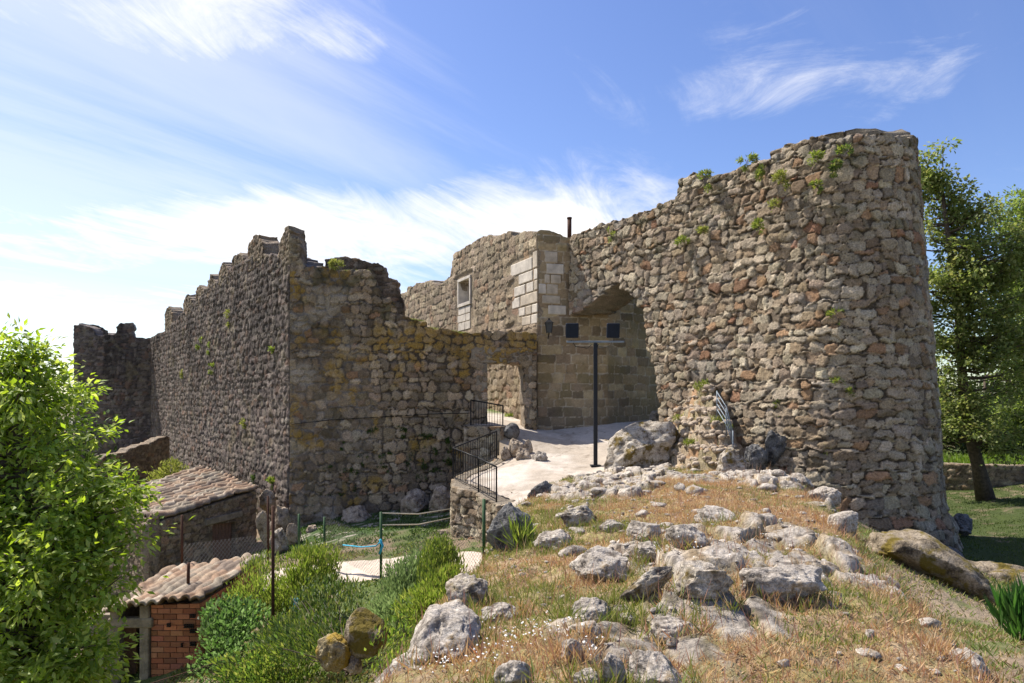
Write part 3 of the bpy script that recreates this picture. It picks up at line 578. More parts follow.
# retaining walls under the railings
tag(wall('retaining_wall', [P1[:2]+(-.02, 0), P2[:2], (-1.72, 19.75), P3[:2]+(-.05, -.02), P4[:2]+(-.05, -.03), (-.3, 17.2)], -4.6, -2.3, .03, 'rubble', 67, None,
   None, None, .45, None, None, None, 4, .03), 'curved rubble retaining wall below the black railing', 'retaining wall')
bpy.data.objects['retaining_wall'].hide_render = False
rw = bpy.data.objects['retaining_wall']
co = np.empty(len(rw.data.vertices)*3); rw.data.vertices.foreach_get('co', co); co = co.reshape(-1, 3)
zt = TT(co[:, 0], co[:, 1])+.02; co[:, 2] = -4.6+(co[:, 2]+4.6)*(zt+4.6)/2.3; rw.data.vertices.foreach_set('co', co.ravel()); rw.data.update()
tag(wall('ledge_wall', [(-1.75, 26.1), (-1.68, 24.85), (-.4, 24.25), (-.1, 24.6)], -4.4, -.95, .035, 'rubble', 71, None, None, None, .9, None, None, None, 4, .06), 'short rubble ledge wall below the railing at the doorway', 'retaining wall')

# ruined stair mass against the tall wall, and low wall on the lawn
dC = (e1-st0)/LC; nC = np.array((dC[1], -dC[0]))
sv = np.arange(4.2, 8.3, .035); wv = np.arange(-.3, 3.6, .035); Sg, Wg = np.meshgrid(sv, wv, indexing='ij')
H = np.interp(Sg, [4.2, 4.9, 5.6, 6.3, 6.9, 7.25, 7.5, 8.3], [-.1, 1.0, 1.9, 2.6, 2.65, 2.2, 1.6, .2]); WL = np.interp(Sg, [4.2, 5, 5.6, 6.3, 7.2, 8.3], [1.6, 2.5, 3.0, 3.3, 3.3, 2.6]); H = H*np.clip(1-Wg/WL, 0, 1)**.9-.7*sst(.85, 1.05, Wg/WL)-.8*sst(4.7, 4.2, Sg)-.6*sst(7.9, 8.3, Sg)
H = H+.07*np.sin(H*11+3*fbm(Sg, Wg, 0, 2, 5))
hh, core, scol, *_ = masonry(Sg*1.0, Wg, dict(STYLES['rubble'], h=(.18, .34), w=(.2, .55), warp=.2, jit=.45), 77, 4, 8.4, -.4, 3.7)
H = np.where(H > 0, .55*np.floor(H/.34+.5*fbm(Sg, Wg, 0, 2, 9))*.34+.45*H, H); Zr = -2.1+H+hh*1.1+.14*(fbm(Sg*1.6, Wg*1.6, 0, 3, 7)-.5)
hD_ = np.array((-.17, -.985)); xy = st0+dC*Sg[..., None]+hD_*Wg[..., None]
mg = fbm(Sg*1.6, Wg*1.6, 0, 4, 8); cc = mixc(np.ones(Sg.shape+(3,))*np.array((.30, .225, .14)), scol*1.2, core*.9); cc = mixc(cc, (.17, .16, .05), sst(.5, .62, mg)*.6*(1-core*.6))
I = np.arange(Sg.size).reshape(Sg.shape); q = np.stack([I[:-1, :-1], I[:-1, 1:], I[1:, 1:], I[1:, :-1]], -1).reshape(-1, 4)
tag(mk('ruined_stair', np.concatenate([xy, Zr[..., None]], -1).reshape(-1, 3), [q], M_STONE, None, cc.reshape(-1, 3)), 'collapsed stair of rubble heaped against the tall wall right of the arch', 'ruined stair')
kW = top([(900, 466), (945, 472), (990, 478), (1024, 470), (1100, 455)])
tag(wall('field_wall', [(15, 33.), (20, 29.6), (23, 29), (30, 31)], -4.6, -2.8, .06, 'small', 79, None, None, None, .5, None, None, None, 3, .06), 'low stone field wall crossing behind the leaning tree', 'field wall')

# ------------------------------------------------------------------ houses with clay tile roofs
def tile_roof(name, A, B, Cn, D, parent, nch, ntl, seed, th=.06):
    """A,B low/front corners, D,C back; channels run along B->A; A=front low, B=front high."""
    A, B, Cn, D = [np.asarray(v, float) for v in (A, B, Cn, D)]
    m = 9; per = 7
    u = np.linspace(0, nch, nch*m+1); v = np.linspace(0, ntl, ntl*per+1)
    # repeat row at each tile step for an overlapping lip
    U, V_ = np.meshgrid(u, v, indexing='ij'); fu = U/nch; fv = V_/ntl
    Pp = (A*(1-fu)[..., None]+D*fu[..., None])*(1-fv)[..., None]+(B*(1-fu)[..., None]+Cn*fu[..., None])*fv[..., None]
    ch = np.floor(np.clip(U, 0, nch-1e-4)); tl = np.floor(np.clip(V_+.35*_h(ch, ch*0, ch*0, seed), 0, ntl+.99))
    vv = V_+.35*_h(ch, ch*0, ch*0, seed); fr_ = vv-np.floor(vv)
    hump = np.abs(np.sin(np.pi*(U+.06*(vn(U*.0+ch, vv*.8, 0., seed)-.5)*2)))**.75
    jit = _h(ch, tl, ch*0, seed+1)
    wcell = np.linalg.norm(D-A)/nch
    z = hump*wcell*.42 + (1-fr_)**1.0*.035*(.5+jit) + .05*(jit-.5)*hump + .10*(fbm(Pp[..., 0]*.8, Pp[..., 1]*.8, 0, 2, seed)-.5)
    Pp = Pp.copy(); Pp[..., 2] += z; sh = (_h(ch, tl, ch*0+3, seed)-.5)*.05; Pp[..., 0] += sh; Pp[..., 1] += sh*.5
    pal = np.array([(.29, .19, .125), (.34, .245, .165), (.22, .15, .105), (.40, .33, .25), (.17, .13, .10), (.30, .22, .155)])
    c = pal[(_h(ch, tl, ch*0+5, seed)*len(pal)).astype(int)]*(.75+.5*_h(ch, tl, ch*0+9, seed))[..., None]
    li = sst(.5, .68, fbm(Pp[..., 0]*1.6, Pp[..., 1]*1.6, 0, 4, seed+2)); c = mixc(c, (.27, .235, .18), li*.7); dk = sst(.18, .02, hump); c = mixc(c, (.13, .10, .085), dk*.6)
    I = np.arange(U.size).reshape(U.shape); q = np.stack([I[:-1, :-1], I[:-1, 1:], I[1:, 1:], I[1:, :-1]], -1).reshape(-1, 4)
    V0 = Pp.reshape(-1, 3); n0 = len(V0); Vb = V0-np.array((0, 0, th)); bd = np.concatenate([np.stack([I[:-1, 0], I[1:, 0]], -1), np.stack([I[1:, -1], I[:-1, -1]], -1), np.stack([I[0, 1:], I[0, :-1]], -1), np.stack([I[-1, :-1], I[-1, 1:]], -1)])
    side = np.stack([bd[:, 0], bd[:, 1], bd[:, 1]+n0, bd[:, 0]+n0], -1)
    return mk(name, np.r_[V0, Vb], [np.r_[q, q[:, ::-1]+n0, side]], M_TILE, parent, np.r_[c.reshape(-1, 3)]*1.0 if False else np.r_[c.reshape(-1, 3), c.reshape(-1, 3)*.6])
hA = P(152, 521, 20.); hB = P(257, 488, 24.8); hC = P(199, 468, 27.2); hD = P(100, 501, 22.8)
house = empty('stone_house', (hA[0], hA[1], -5.9), 'rubble stone house with brown door under a sagging clay tile roof', 'house')
tile_roof('roof', hA, hB, hC, hD, house, 15, 13, 3)
hz = lambda p, z: (p[0], p[1], z)
kd = inpoly([(212, 570), (212, 525), (235, 522), (235, 570)])
d_ = hB[:2]-hA[:2]
def under(A, B, dz=-.05):
    A = np.asarray(A); B = np.asarray(B)
    def f(px, py):
        k = (px-CX)/F; dd = B[:2]-A[:2]; t = (k*A[1]-A[0])/(dd[0]-k*dd[1]); Y = A[1]+t*dd[1]; z = (HY-py)*Y/F
        return z < A[2]+t*(B[2]-A[2])+dz
    return f
ins = np.array((-.06, .04))
wall('front_wall', [hA[:2]+ins, (hA[:2]+hB[:2])/2+ins, hB[:2]+ins], -6.3, -2.9, .04, 'small', 83, None, None, lambda a, b: under(hA, hB)(a, b) & ~kd(a, b), .35, house, None, None, 3, .03)
m = MB(); 
def quadwall(m, a, b, za, zb, z0, t=.3):
    a = np.asarray(a[:2]); b = np.asarray(b[:2]); d = (b-a)/np.linalg.norm(b-a); n = np.array((-d[1], d[0]))*t
    V = [(*a, z0), (*b, z0), (*b, zb), (*a, za), (*(a+n), z0), (*(b+n), z0), (*(b+n), zb), (*(a+n), za)]
    m.add(V, [(0, 1, 2, 3), (5, 4, 7, 6), (3, 2, 6, 7), (1, 0, 4, 5), (0, 3, 7, 4), (2, 1, 5, 6)])
quadwall(m, hB+(-.05, 0, 0), hC, hB[2]-.08, hC[2]-.1, -6.3); quadwall(m, hC, hD, hC[2]-.1, hD[2]-.1, -6.3)
wm = m.build('back_wall', M_CONC, house)
wall('end_wall', [hD[:2], (hA[:2]+hD[:2])/2, hA[:2]+ins], -6.3, -3.5, .05, 'small', 84, None, None, None, .3, house, None, None, 3, .03)
tdir = np.r_[d_/np.linalg.norm(d_), 0]; ndir = np.array((tdir[1], -tdir[0], 0)); MH = np.c_[tdir, -ndir, (0, 0, 1)]
def onH(px): k = (px-CX)/F; return (k*hA[1]-hA[0])/(d_[0]-k*d_[1])*np.linalg.norm(d_)
ta, tb = onH(212), onH(235); m = MB(); nb = 7
for k in range(nb):
    w_ = (tb-ta)/nb; m.box(np.r_[hA[:2]+ins, 0]+tdir*(ta+w_*(k+.5))-ndir*.12+np.array((0, 0, -5.15)), (w_/2-.008, .03, 1.15+.01*(k % 2)), MH, .006)
dr = m.build('door', M_WOOD, house)
m = MB(); m.box(np.r_[hA[:2]+ins, 0]+tdir*((ta+tb)/2)-ndir*.05+np.array((0, 0, -3.98)), ((tb-ta)/2+.35, .16, .11), MH, .02); m.build('door_lintel', M_CONC, house)
m = MB(); m.box(np.r_[hA[:2]+ins, 0]+tdir*(tb-.2)-ndir*.06+np.array((0, 0, -5.0)), (.03, .03, .09), MH, .01); m.build('door_handle', M_RUST, dr)

sA = P(104, 611, 14.0); sB = P(262, 558, 17.4); sE2 = P(199, 600, 14.0); sL = P(168, 569, 17.8)
shed = empty('brick_shed', (-7.2, 14.2, -6.3), 'orange hollow brick shed under a small clay tile roof', 'shed')
tile_roof('roof', sE2, sB, sL, sA, shed, 9, 8, 9)
# hollow-brick wall: real courses
def brickwall(name, a, b, z0, zt_a, zt_b, seed, holes=()):
    a = np.asarray(a[:2], float); b = np.asarray(b[:2], float); L = np.linalg.norm(b-a); d3 = np.r_[(b-a)/L, 0]; n3 = np.array((d3[1], -d3[0], 0)); Mx = np.c_[d3, -n3, (0, 0, 1)]
    r = np.random.default_rng(seed); m = MB(); cols = []; hgt = .115; bl = .27; k = 0; z = z0
    m.box(np.r_[(a+b)/2, (z0+min(zt_a, zt_b))/2]-n3*.11, (L/2-.01, .08, (min(zt_a, zt_b)-z0)/2), Mx, 0); cols += [(.30, .23, .18)]*len(m.V[-1])
    while z < max(zt_a, zt_b)-.02:
        u = -(k % 2)*bl*.5
        while u < L:
            u0, u1 = max(u, 0)+.006, min(u+bl, L)-.006
            um = (u0+u1)/2; zt_ = zt_a+(zt_b-zt_a)*um/L; z1_ = min(z+hgt, zt_)
            if u1-u0 > .05 and z1_-z > .05:
                m.box(np.r_[a, 0]+d3*um+np.array((0, 0, (z+z1_)/2))-n3*(.035+r.uniform(-.004, .004)), ((u1-u0)/2, .04, (z1_-z)/2-.007), Mx, .004)
                c0 = np.array((.41, .165, .085))*r.uniform(.6, 1.25)*(1+r.normal(0, .06, 3)); cols += [tuple(c0)]*len(m.V[-1])
            u += bl
        z += hgt; k += 1
    return m.build(name, M_BRICK, shed, np.array(cols)), (a, d3, n3, Mx)
fb0 = P(151, 640, 14.2)
wb, (a_, d3, n3, Mx) = brickwall('front_wall', fb0, sE2+np.array((-.06, .18, 0)), -6.4, sE2[2]-.16, sE2[2]-.12, 5)
r = np.random.default_rng(3)
for (px, py, nx) in [(194, 617, 3), (190, 627, 5), (194, 632, 3), (170, 626, 2), (194, 645, 3), (183, 646, 1)]:
    p = P(px, py, 14.15); m = MB()
    for i in range(nx):
        for j in range(2): m.box(p+d3*(i-nx/2)*.042+np.array((0, 0, j*.045))-n3*(-.012), (.015, .02, .016), Mx, 0)
    m.build('brick_cores', M_BLACK, shed)
brickwall('side_wall', sE2+np.array((-.06, .2, 0)), sB+np.array((-.08, -.1, 0)), -6.4, sE2[2]-.12, sB[2]-.1, 6)
m = MB(); m.box(P(146.5, 664, 14.25), (.10, .1, 1.26), None, .02); m.build('door_post', M_CONC, shed); m = MB(); m.box(P(117, 664, 14.25), (.10, .1, 1.26), None, .02); m.build('door_post', M_CONC, shed)
m = MB(); m.box(P(132, 622, 14.22), (.46, .09, .1), None, .02); m.build('door_lintel', M_CONC, shed)
m = MB(); m.box(P(122, 668, 14.6), (.32, .03, 1.05), None, .01); m.build('door', M_WOOD, shed)
m = MB(); quadwall(m, P(90, 640, 14.3), P(112, 640, 14.3), -4.5, -4.5, -6.4, .15); quadwall(m, sB, sL, sB[2]-.1, sL[2]-.1, -6.4, .15); quadwall(m, sL, P(90, 640, 14.3), sL[2]-.1, -4.5, -6.4, .15); m.build('back_wall', M_CONC, shed)

# ------------------------------------------------------------------ rocks
ico = {}
def icos(sub):
    if sub not in ico:
        bm = bmesh.new(); bmesh.ops.create_icosphere(bm, subdivisions=sub, radius=1); bm.verts.index_update()
        ico[sub] = (np.array([v.co[:] for v in bm.verts]), np.array([[v.index for v in f.verts] for f in bm.faces])); bm.free()
    return ico[sub]
def rock_shape(sub, size, seed, facets=9, rough=.16, rz=None):
    V, Fc = icos(sub); V = V.copy(); r = np.random.default_rng(seed)
    for k in range(facets):
        n = r.normal(size=3); n /= np.linalg.norm(n); c = r.uniform(.55, .85); d = V@n; V -= np.clip(d-c, 0, None)[:, None]*n*.92
    dn = V/np.linalg.norm(V, axis=1)[:, None]; o = r.uniform(0, 50, 3)
    q = V+o
    nz = (fbm(q[:, 0]*1.7, q[:, 1]*1.7, q[:, 2]*1.7, 3, seed)-.5)*2*rough + (fbm(q[:, 0]*6, q[:, 1]*6, q[:, 2]*6, 3, seed+9)-.5)*rough*.8
    rd = np.abs(fbm(q[:, 0]*2.5, q[:, 1]*2.5, q[:, 2]*2.5, 3, seed+4)-.5); nz -= sst(.035, .0, rd)*.07
    V = V+dn*nz[:, None]
    V = V/np.abs(V).max(0)
    V = V*np.asarray(size)
    a = r.uniform(-.5, .5) if rz is None else rz
    c, s = math.cos(a), math.sin(a); V = V@np.array([[c, s, 0], [-s, c, 0], [0, 0, 1]])
    return V, Fc
RING = []
def rock(px0, py0, px1, py1, mat, label, Y=None, dep=.9, seed=0, bury=.5, sub=5, rough=.22, tilt=0.0, facets=11, group=None, name='rock', cat='rock', yaw=0.0, pitch=.3, flat=None, undercut=0.0):
    pxc = (px0+px1)/2; h = hit(pxc, py1)[1] if Y is None else Y
    hw = (px1-px0)/2*h/F; hh = (py1-py0)*h/F/2*(flat if flat else (.56 if py1 > 520 and px0 > 380 else 1.))
    V, Fc = rock_shape(sub, (hw, hw*dep, hh*(1+bury)), seed, facets, rough, yaw)
    if undercut: V[:, 1] += undercut*hw*dep*np.clip(.35-V[:, 2]/hh, 0, 1.2)*(V[:, 1] < .3*hw*dep)
    if pitch: c, s = math.cos(pitch), math.sin(pitch); V = V@np.array([[1, 0, 0], [0, c, s], [0, -s, c]])
    if tilt: c, s = math.cos(tilt), math.sin(tilt); V = V@np.array([[c, 0, s], [0, 1, 0], [-s, 0, c]])
    h2 = h+hw*dep*.5; ctr = P(pxc, (py0+py1)/2, h2); ctr[2] -= hh*bury
    if py1 > 500 and px0 > 380: RING.append((ctr[0], ctr[1], hw, hw*dep))
    o = mk(name, V+ctr, [Fc], mat, None, None, True, ctr); return tag(o, label, cat, group)
PL, MO, DK, TN = M_PALE, M_MOSSY, M_DARKROCK, M_TANROCK
rk = [
 (486, 496, 537, 550, DK, 'big dark grey flat-faced boulder at the path edge in front of the railing', dict(facets=14, rough=.08, bury=.3, flat=1.0, pitch=0, dep=.7)),
 (602, 419, 690, 462, MO, 'broad pale boulder lying on the path between lamp post and arch', dict(Y=20.6, dep=.5, sub=5, facets=8, yaw=.1)),
 (567, 537, 630, 582, PL, 'pale saddle shaped rock in the grass in the middle of the mound', dict(sub=5)),
 (673, 546, 733, 602, MO, 'dark blocky rock with brown moss on its right face', dict(sub=5, facets=12)),
 (736, 556, 828, 600, PL, 'long pale rock with rusty moss to the right of the dark blocky rock', dict(sub=5, dep=.5)),
 (616, 562, 680, 598, MO, 'thin slab leaning out of the grass beside the dark blocky rock', dict(dep=.3, tilt=.45, bury=.35)),
 (404, 597, 484, 656, PL, 'large whitish lichened boulder on the left edge of the mound above the bushes', dict(sub=5, dep=1.3, bury=.7, flat=.62, tilt=.45)),
 (362, 647, 452, 700, PL, 'pitted white rock at the bottom left edge of the mound', dict(Y=4.75, sub=5, bury=.6, flat=.7, dep=1.2, tilt=.3)),
 (445, 572, 491, 606, MO, 'pale rock with a rusty hollow just behind the large whitish boulder', dict(bury=.3, dep=1., flat=.9)),
 (532, 524, 572, 550, PL, 'low purplish rock near the yucca tuft at the path edge', {}),
 (555, 500, 598, 527, MO, 'flat ledge of rock with a shaded side just in front of the lamp post', dict(dep=.6)),
 (527, 476, 560, 500, DK, 'dark squarish stone on the mound crest by the railing end', dict(facets=14, Y=16.)),
 (626, 514, 662, 540, PL, 'rounded pale rock below the broad boulder, beside a small flat stone', {}),
 (638, 535, 668, 558, PL, 'small grey rock between the saddle shaped rock and the rough jagged rock', {}),
 (597, 516, 626, 532, PL, 'small flat pale stone left of the rounded pale rock', dict(dep=.6)),
 (664, 514, 708, 550, PL, 'rough jagged grey rock rising above the thin leaning slab', dict(rough=.24)),
 (568, 594, 612, 622, PL, 'layered crumbly rock below the saddle shaped rock', dict(rough=.25)),
 (571, 617, 602, 638, MO, 'small dark layered stone under the crumbly rock', {}),
 (649, 613, 697, 637, PL, 'flat layered pale rock below the dark blocky rock', dict(bury=.6)),
 (628, 640, 690, 690, PL, 'broad leaning rock at the bottom middle of the mound', dict(sub=5, tilt=-.3)),
 (600, 640, 626, 692, PL, 'narrow upright rock next to the broad leaning rock', dict(tilt=.25)),
 (573, 664, 602, 690, PL, 'small pale stone at the very bottom beside the narrow upright rock', {}),
 (492, 646, 533, 695, PL, 'pale rock under the clump of white flowers', {}),
 (559, 628, 584, 662, PL, 'slanting pale stone to the right of the white flowers', dict(tilt=.4)),
 (619, 608, 638, 624, PL, 'little upright grey stone in the middle of the dry grass', {}),
 (480, 600, 522, 618, PL, 'pale flat rock half hidden in grass above the white flowers', dict(bury=.6)),
 (688, 505, 735, 522, PL, 'low flat rock just below the collapsed stair', dict(bury=.6)),
 (788, 472, 815, 488, PL, 'first pale kerb stone where the mound meets the tall wall', dict(Y=15.2)),
 (806, 482, 838, 508, PL, 'long pale kerb stone along the right edge of the mound', dict(Y=12.6, tilt=-.5)),
 (824, 497, 860, 553, PL, 'upright end block of the kerb with a shaded grey face', dict(Y=10.2, facets=14, rough=.07, bury=.15)),
 (880, 592, 918, 618, PL, 'low pale kerb stone sunk in the grass below the end block', dict(Y=7.4, tilt=-.5, bury=.5)),
 (918, 618, 950, 645, PL, 'weathered kerb stone halfway down the right edge of the mound', dict(Y=6.0, tilt=-.5, bury=.5)),
 (940, 636, 990, 690, PL, 'ridge of pale rock at the bottom right corner of the mound', dict(Y=4.9, tilt=-.6, sub=5, bury=.4)),
 (850, 521, 1000, 607, M_LEDGE, 'huge mossy boulder with a dark shaded hollow in front of the round tower', dict(Y=11.0, sub=5, dep=.42, facets=10, tilt=-.42, rough=.12, bury=.3, flat=.66, pitch=.30, yaw=-.5, undercut=1.0)),
 (925, 546, 1075, 622, M_LEDGE, 'long mossy boulder running out of the picture beside the huge one', dict(Y=12., sub=5, dep=.5, tilt=-.4, bury=.3, flat=.8)),
 (344, 608, 388, 648, M_LEDGE, 'round mossy boulder in the green bushes of the hollow', dict(Y=9.4, sub=5, facets=6, rough=.09, bury=.3, pitch=.1)),
 (313, 632, 352, 664, M_YELLOW, 'yellow mossy stone leaning against the round boulder', dict(Y=9.2, facets=6, bury=.3)),
 (346, 652, 364, 668, TN, 'small tan stone below the round mossy boulder', dict(Y=9.3)),
 (428, 484, 454, 510, TN, 'rounded brown boulder at the foot of the front wall beside the railing', dict(Y=24., facets=4)),
 (400, 488, 430, 510, TN, 'angular brown boulder at the foot of the front wall', dict(Y=24.5)),
 (340, 505, 372, 524, TN, 'tilted reddish boulder under the middle of the front wall', dict(Y=24.2)),
 (414, 517, 442, 530, PL, 'flat pale stone on the grass of the shaded courtyard', dict(Y=22.5)),
 (434, 524, 452, 542, TN, 'boulder against the foot of the curved retaining wall', dict(Y=20.3)),
 (304, 522, 320, 538, TN, 'small block in front of the corner of the front wall', dict(Y=23.6)),
 (258, 488, 276, 506, TN, 'rounded boulder between the stone house and the castle corner', dict(Y=25.4, facets=7, dep=.7)),
 (274, 500, 292, 524, TN, 'squared block at the castle corner beside the rounded boulder', dict(Y=24.6, facets=14)),
 (270, 522, 290, 548, MO, 'upright yellowish stone below the castle corner', dict(Y=21.5)),
 (508, 438, 526, 456, TN, 'upper tan stone in the pile beside the path railing', dict(Y=23.2)),
 (514, 446, 532, 462, TN, 'front rounded tan stone in the pile beside the path railing', dict(Y=22.6)),
 (523, 439, 533, 452, TN, 'right tan stone at the top of the pile by the path', dict(Y=23.4)),
 (529, 450, 548, 462, PL, 'whitish flat stone at the end of the pile on the path', dict(Y=22.4)),
 (500, 446, 512, 460, TN, 'tan stone of the pile nearest the railing post', dict(Y=23.2)),
 (503, 422, 520, 434, DK, 'dark smooth boulder at the foot of the doorway', dict(Y=24.2, facets=3, rough=.06)),
 (649, 409, 662, 424, DK, 'small grey boulder inside the arch by its right side', dict(Y=25.)),
 (762, 428, 786, 460, DK, 'grey boulder in the shaded pit below the tall wall', dict(Y=19.0)),
 (738, 438, 770, 476, DK, 'dark boulder filling the pit between mound and tall wall', dict(Y=18.4)),
 (716, 446, 748, 474, MO, 'mossy boulder at the foot of the collapsed stair', dict(Y=17.6)),
 (888, 528, 928, 562, DK, 'dark boulder under the foot of the round tower', dict(Y=16.4, dep=1.)),
 (925, 540, 966, 575, DK, 'boulder with pale edge at the right foot of the round tower', dict(Y=16.6)),
 (866, 528, 884, 540, TN, 'small tan stone at the foot of the tower beside the huge boulder', dict(Y=15.5)),
 (257, 508, 271, 540, TN, 'rough tan block low in the gap between the stone house and castle corner', dict(Y=23., dep=.6)),
 (286, 520, 302, 542, TN, 'tan block lying below the yellowish stone at the castle corner', dict(Y=22.4, dep=.7)),
 (945, 508, 975, 535, DK, 'blackish stones block behind the right foot of the tower', dict(Y=20.2)),
]
for i, (a, b, c_, d_2, m_, lab, kw) in enumerate(rk): rock(a, b, c_, d_2, m_, lab, seed=100+i*7, **kw)
# loose small stones, uncountable
mb = MB(); r = np.random.default_rng(5)
def scatter_mound(n, r, bias=1.3, ymin=3.6, ymax=20.4, out=.4):
    pts = []
    while len(pts) < n:
        y = (r.random(n*2)*(ymax**(2-bias)-ymin**(2-bias))+ymin**(2-bias))**(1/(2-bias)); x = r.uniform(-2.4, 7.6, n*2)
        k = (polysd(x, y, crest) < out) & (np.abs(x)/y < .82); pts += list(np.c_[x[k], y[k]])
    return np.array(pts[:n])
for p in scatter_mound(900, r, 1.0):
    s = r.uniform(.015, .045)*(1+3*r.random()**6)*(.8+p[1]/26); V, Fc = rock_shape(2, (s, s*r.uniform(.5, 1), s*r.uniform(.3, .6)), int(r.integers(1e6)), 10, .2, r.uniform(0, 6.28))
    mb.add(V+np.array((p[0], p[1], float(zmound(p[0], p[1]))+s*.1)), [], Fc)
tag(mb.build('loose_stones', M_PALE, smooth=True), kind='stuff', label='small loose stones scattered over the dry mound', cat='stones')
mb = MB()
for k in range(420):
    s_r = r.uniform(4.6, 7.5); w_r = r.uniform(0, 3.0); p = st0+dC*s_r+hD_*w_r; i = int((s_r-4.2)/.035); j = int((w_r+.3)/.035); s = r.uniform(.05, .16)
    V, Fc = rock_shape(2, (s, s*.8, s*r.uniform(.5, .8)), int(r.integers(1e6)), 7, .14, r.uniform(0, 6.28)); mb.add(V+np.array((p[0], p[1], Zr[i, j]+s*.15)), [], Fc)
gb = MB()
for k in range(900):
    x = r.uniform(-1.8, 6); y = r.uniform(16, 27); dd = float(polysd(np.array([x]), np.array([y]), terr)[0])
    if dd > -.03 or dd < -.25-.8*r.random()**3: continue
    s = r.uniform(.02, .06); V, Fc = rock_shape(1, (s, s*.8, s*.6), int(r.integers(1e6)), 5, .1, 0); gb.add(V+np.array((x, y, float(TT(x, y))+s*.2)), [], Fc)
tag(gb.build('gravel', M_TANROCK, smooth=True), kind='stuff', label='loose gravel along the edges of the pale path', cat='gravel')
tag(mb.build('stair_rubble', M_TANROCK, smooth=True), kind='stuff', label='loose rubble lying over the collapsed stair', cat='rubble')

# ------------------------------------------------------------------ vegetation
def leaves(P0, D, Nn, L, Wd, C, fold=.15, curl=0.0):
    """one folded four-corner leaf per row: base P0, axis D, normal Nn, length L, width Wd, colour C."""
    D = D/np.linalg.norm(D, axis=1)[:, None]; S = np.cross(D, Nn); S /= np.linalg.norm(S, axis=1)[:, None]+1e-9; Nn = np.cross(S, D)
    L = np.asarray(L)[:, None]; Wd = np.asarray(Wd)[:, None]
    V = np.stack([P0, P0+D*L*.45+S*Wd*.5+Nn*Wd*fold, P0+D*L-Nn*L*curl, P0+D*L*.45-S*Wd*.5+Nn*Wd*fold], 1).reshape(-1, 3)
    n = len(P0); b = np.arange(n)[:, None]*4
    return V, np.concatenate([b+np.array([[0, 1, 2]]), b+np.array([[0, 2, 3]])]), np.repeat(C, 4, 0)
def rdir(r, n): v = r.normal(size=(n, 3)); return v/np.linalg.norm(v, axis=1)[:, None]
def palc(r, n, pal, var=.2):
    pal = np.array(pal); return pal[r.integers(0, len(pal), n)]*r.uniform(1-var, 1+var, (n, 1))
def blob_points(r, n, lobes, shell=.0):
    lob = np.array(lobes, float); vol = lob[:, 3]*lob[:, 4]*lob[:, 5]; k = r.choice(len(lob), n, p=vol/vol.sum())
    d = rdir(r, n)*(shell+(1-shell)*r.random(n)**(1/3))[:, None] if shell == 0 else rdir(r, n)*(shell+(1-shell)*r.random(n))[:, None]
    return lob[k, :3]+d*lob[k, 3:6]
def tree(name, label, base, spine, lobes, ncl, nleaf, clr, L, Wd, pal, seed, group=None, droop=.4, trunk_r=.2, shell=.35, loc_cat='tree'):
    r = np.random.default_rng(seed); t = empty(name, base, label, loc_cat, group)
    tb = MB(); spine = np.array(spine, float); rad = np.linspace(trunk_r, trunk_r*.25, len(spine)); rad[0] *= 1.35
    tb.tube(spine, rad, 10)
    sp = np.concatenate([spine[i]+(spine[i+1]-spine[i])*np.linspace(0, 1, 8)[:, None] for i in range(len(spine)-1)]); spr = np.interp(np.linspace(0, 1, len(sp)), np.linspace(0, 1, len(rad)), rad)
    cl = blob_points(r, ncl, lobes, shell); up0 = len(sp)//4
    nodes_ = sp[up0:]; nrad = spr[up0:]
    for c in cl:
        w = np.linalg.norm(nodes_-c, axis=1)+.6*np.clip(nodes_[:, 2]-c[2]+.3, 0, None); i = int(np.argmin(w)); a = nodes_[i]
        mid = (a+c)/2+np.array((0, 0, -.12*np.linalg.norm(c-a)))+r.normal(0, .08, 3)*np.linalg.norm(c-a)
        tt = np.linspace(0, 1, 6)[:, None]; pts = a*(1-tt)**2+2*mid*tt*(1-tt)+c*tt**2; r0 = min(nrad[i]*.55, .012+.022*np.linalg.norm(c-a))
        tb.tube(pts, np.linspace(r0, .006, 6), 5, False)
    tb.build('trunk', M_BARK, t, smooth=True)
    ci = np.repeat(np.arange(ncl), nleaf); n = len(ci); off = r.normal(size=(n, 3))*clr*np.array((1, 1, .7))*r.uniform(.6, 1.3, (ncl, 1))[ci]
    tw = rdir(r, ncl*5).reshape(ncl, 5, 3); pick = tw[ci, r.integers(0, 5, n)]; off = off*.45+pick*(clr*1.5*r.random(n)**.7)[:, None]
    P0 = cl[ci]+off; D = off/np.linalg.norm(off, axis=1)[:, None]+rdir(r, n)*.7-np.array((0, 0, droop)); Nn = rdir(r, n)*.7+np.array((0, 0, 1.))
    C = palc(r, n, pal)*r.uniform(.8, 1.2, (ncl, 1))[ci]
    V, T, Cc_ = leaves(P0, D, Nn, L*r.uniform(.6, 1.25, n), Wd*r.uniform(.7, 1.2, n), C)
    mk('crown', V, [T], M_LEAF, t, Cc_, False); return t
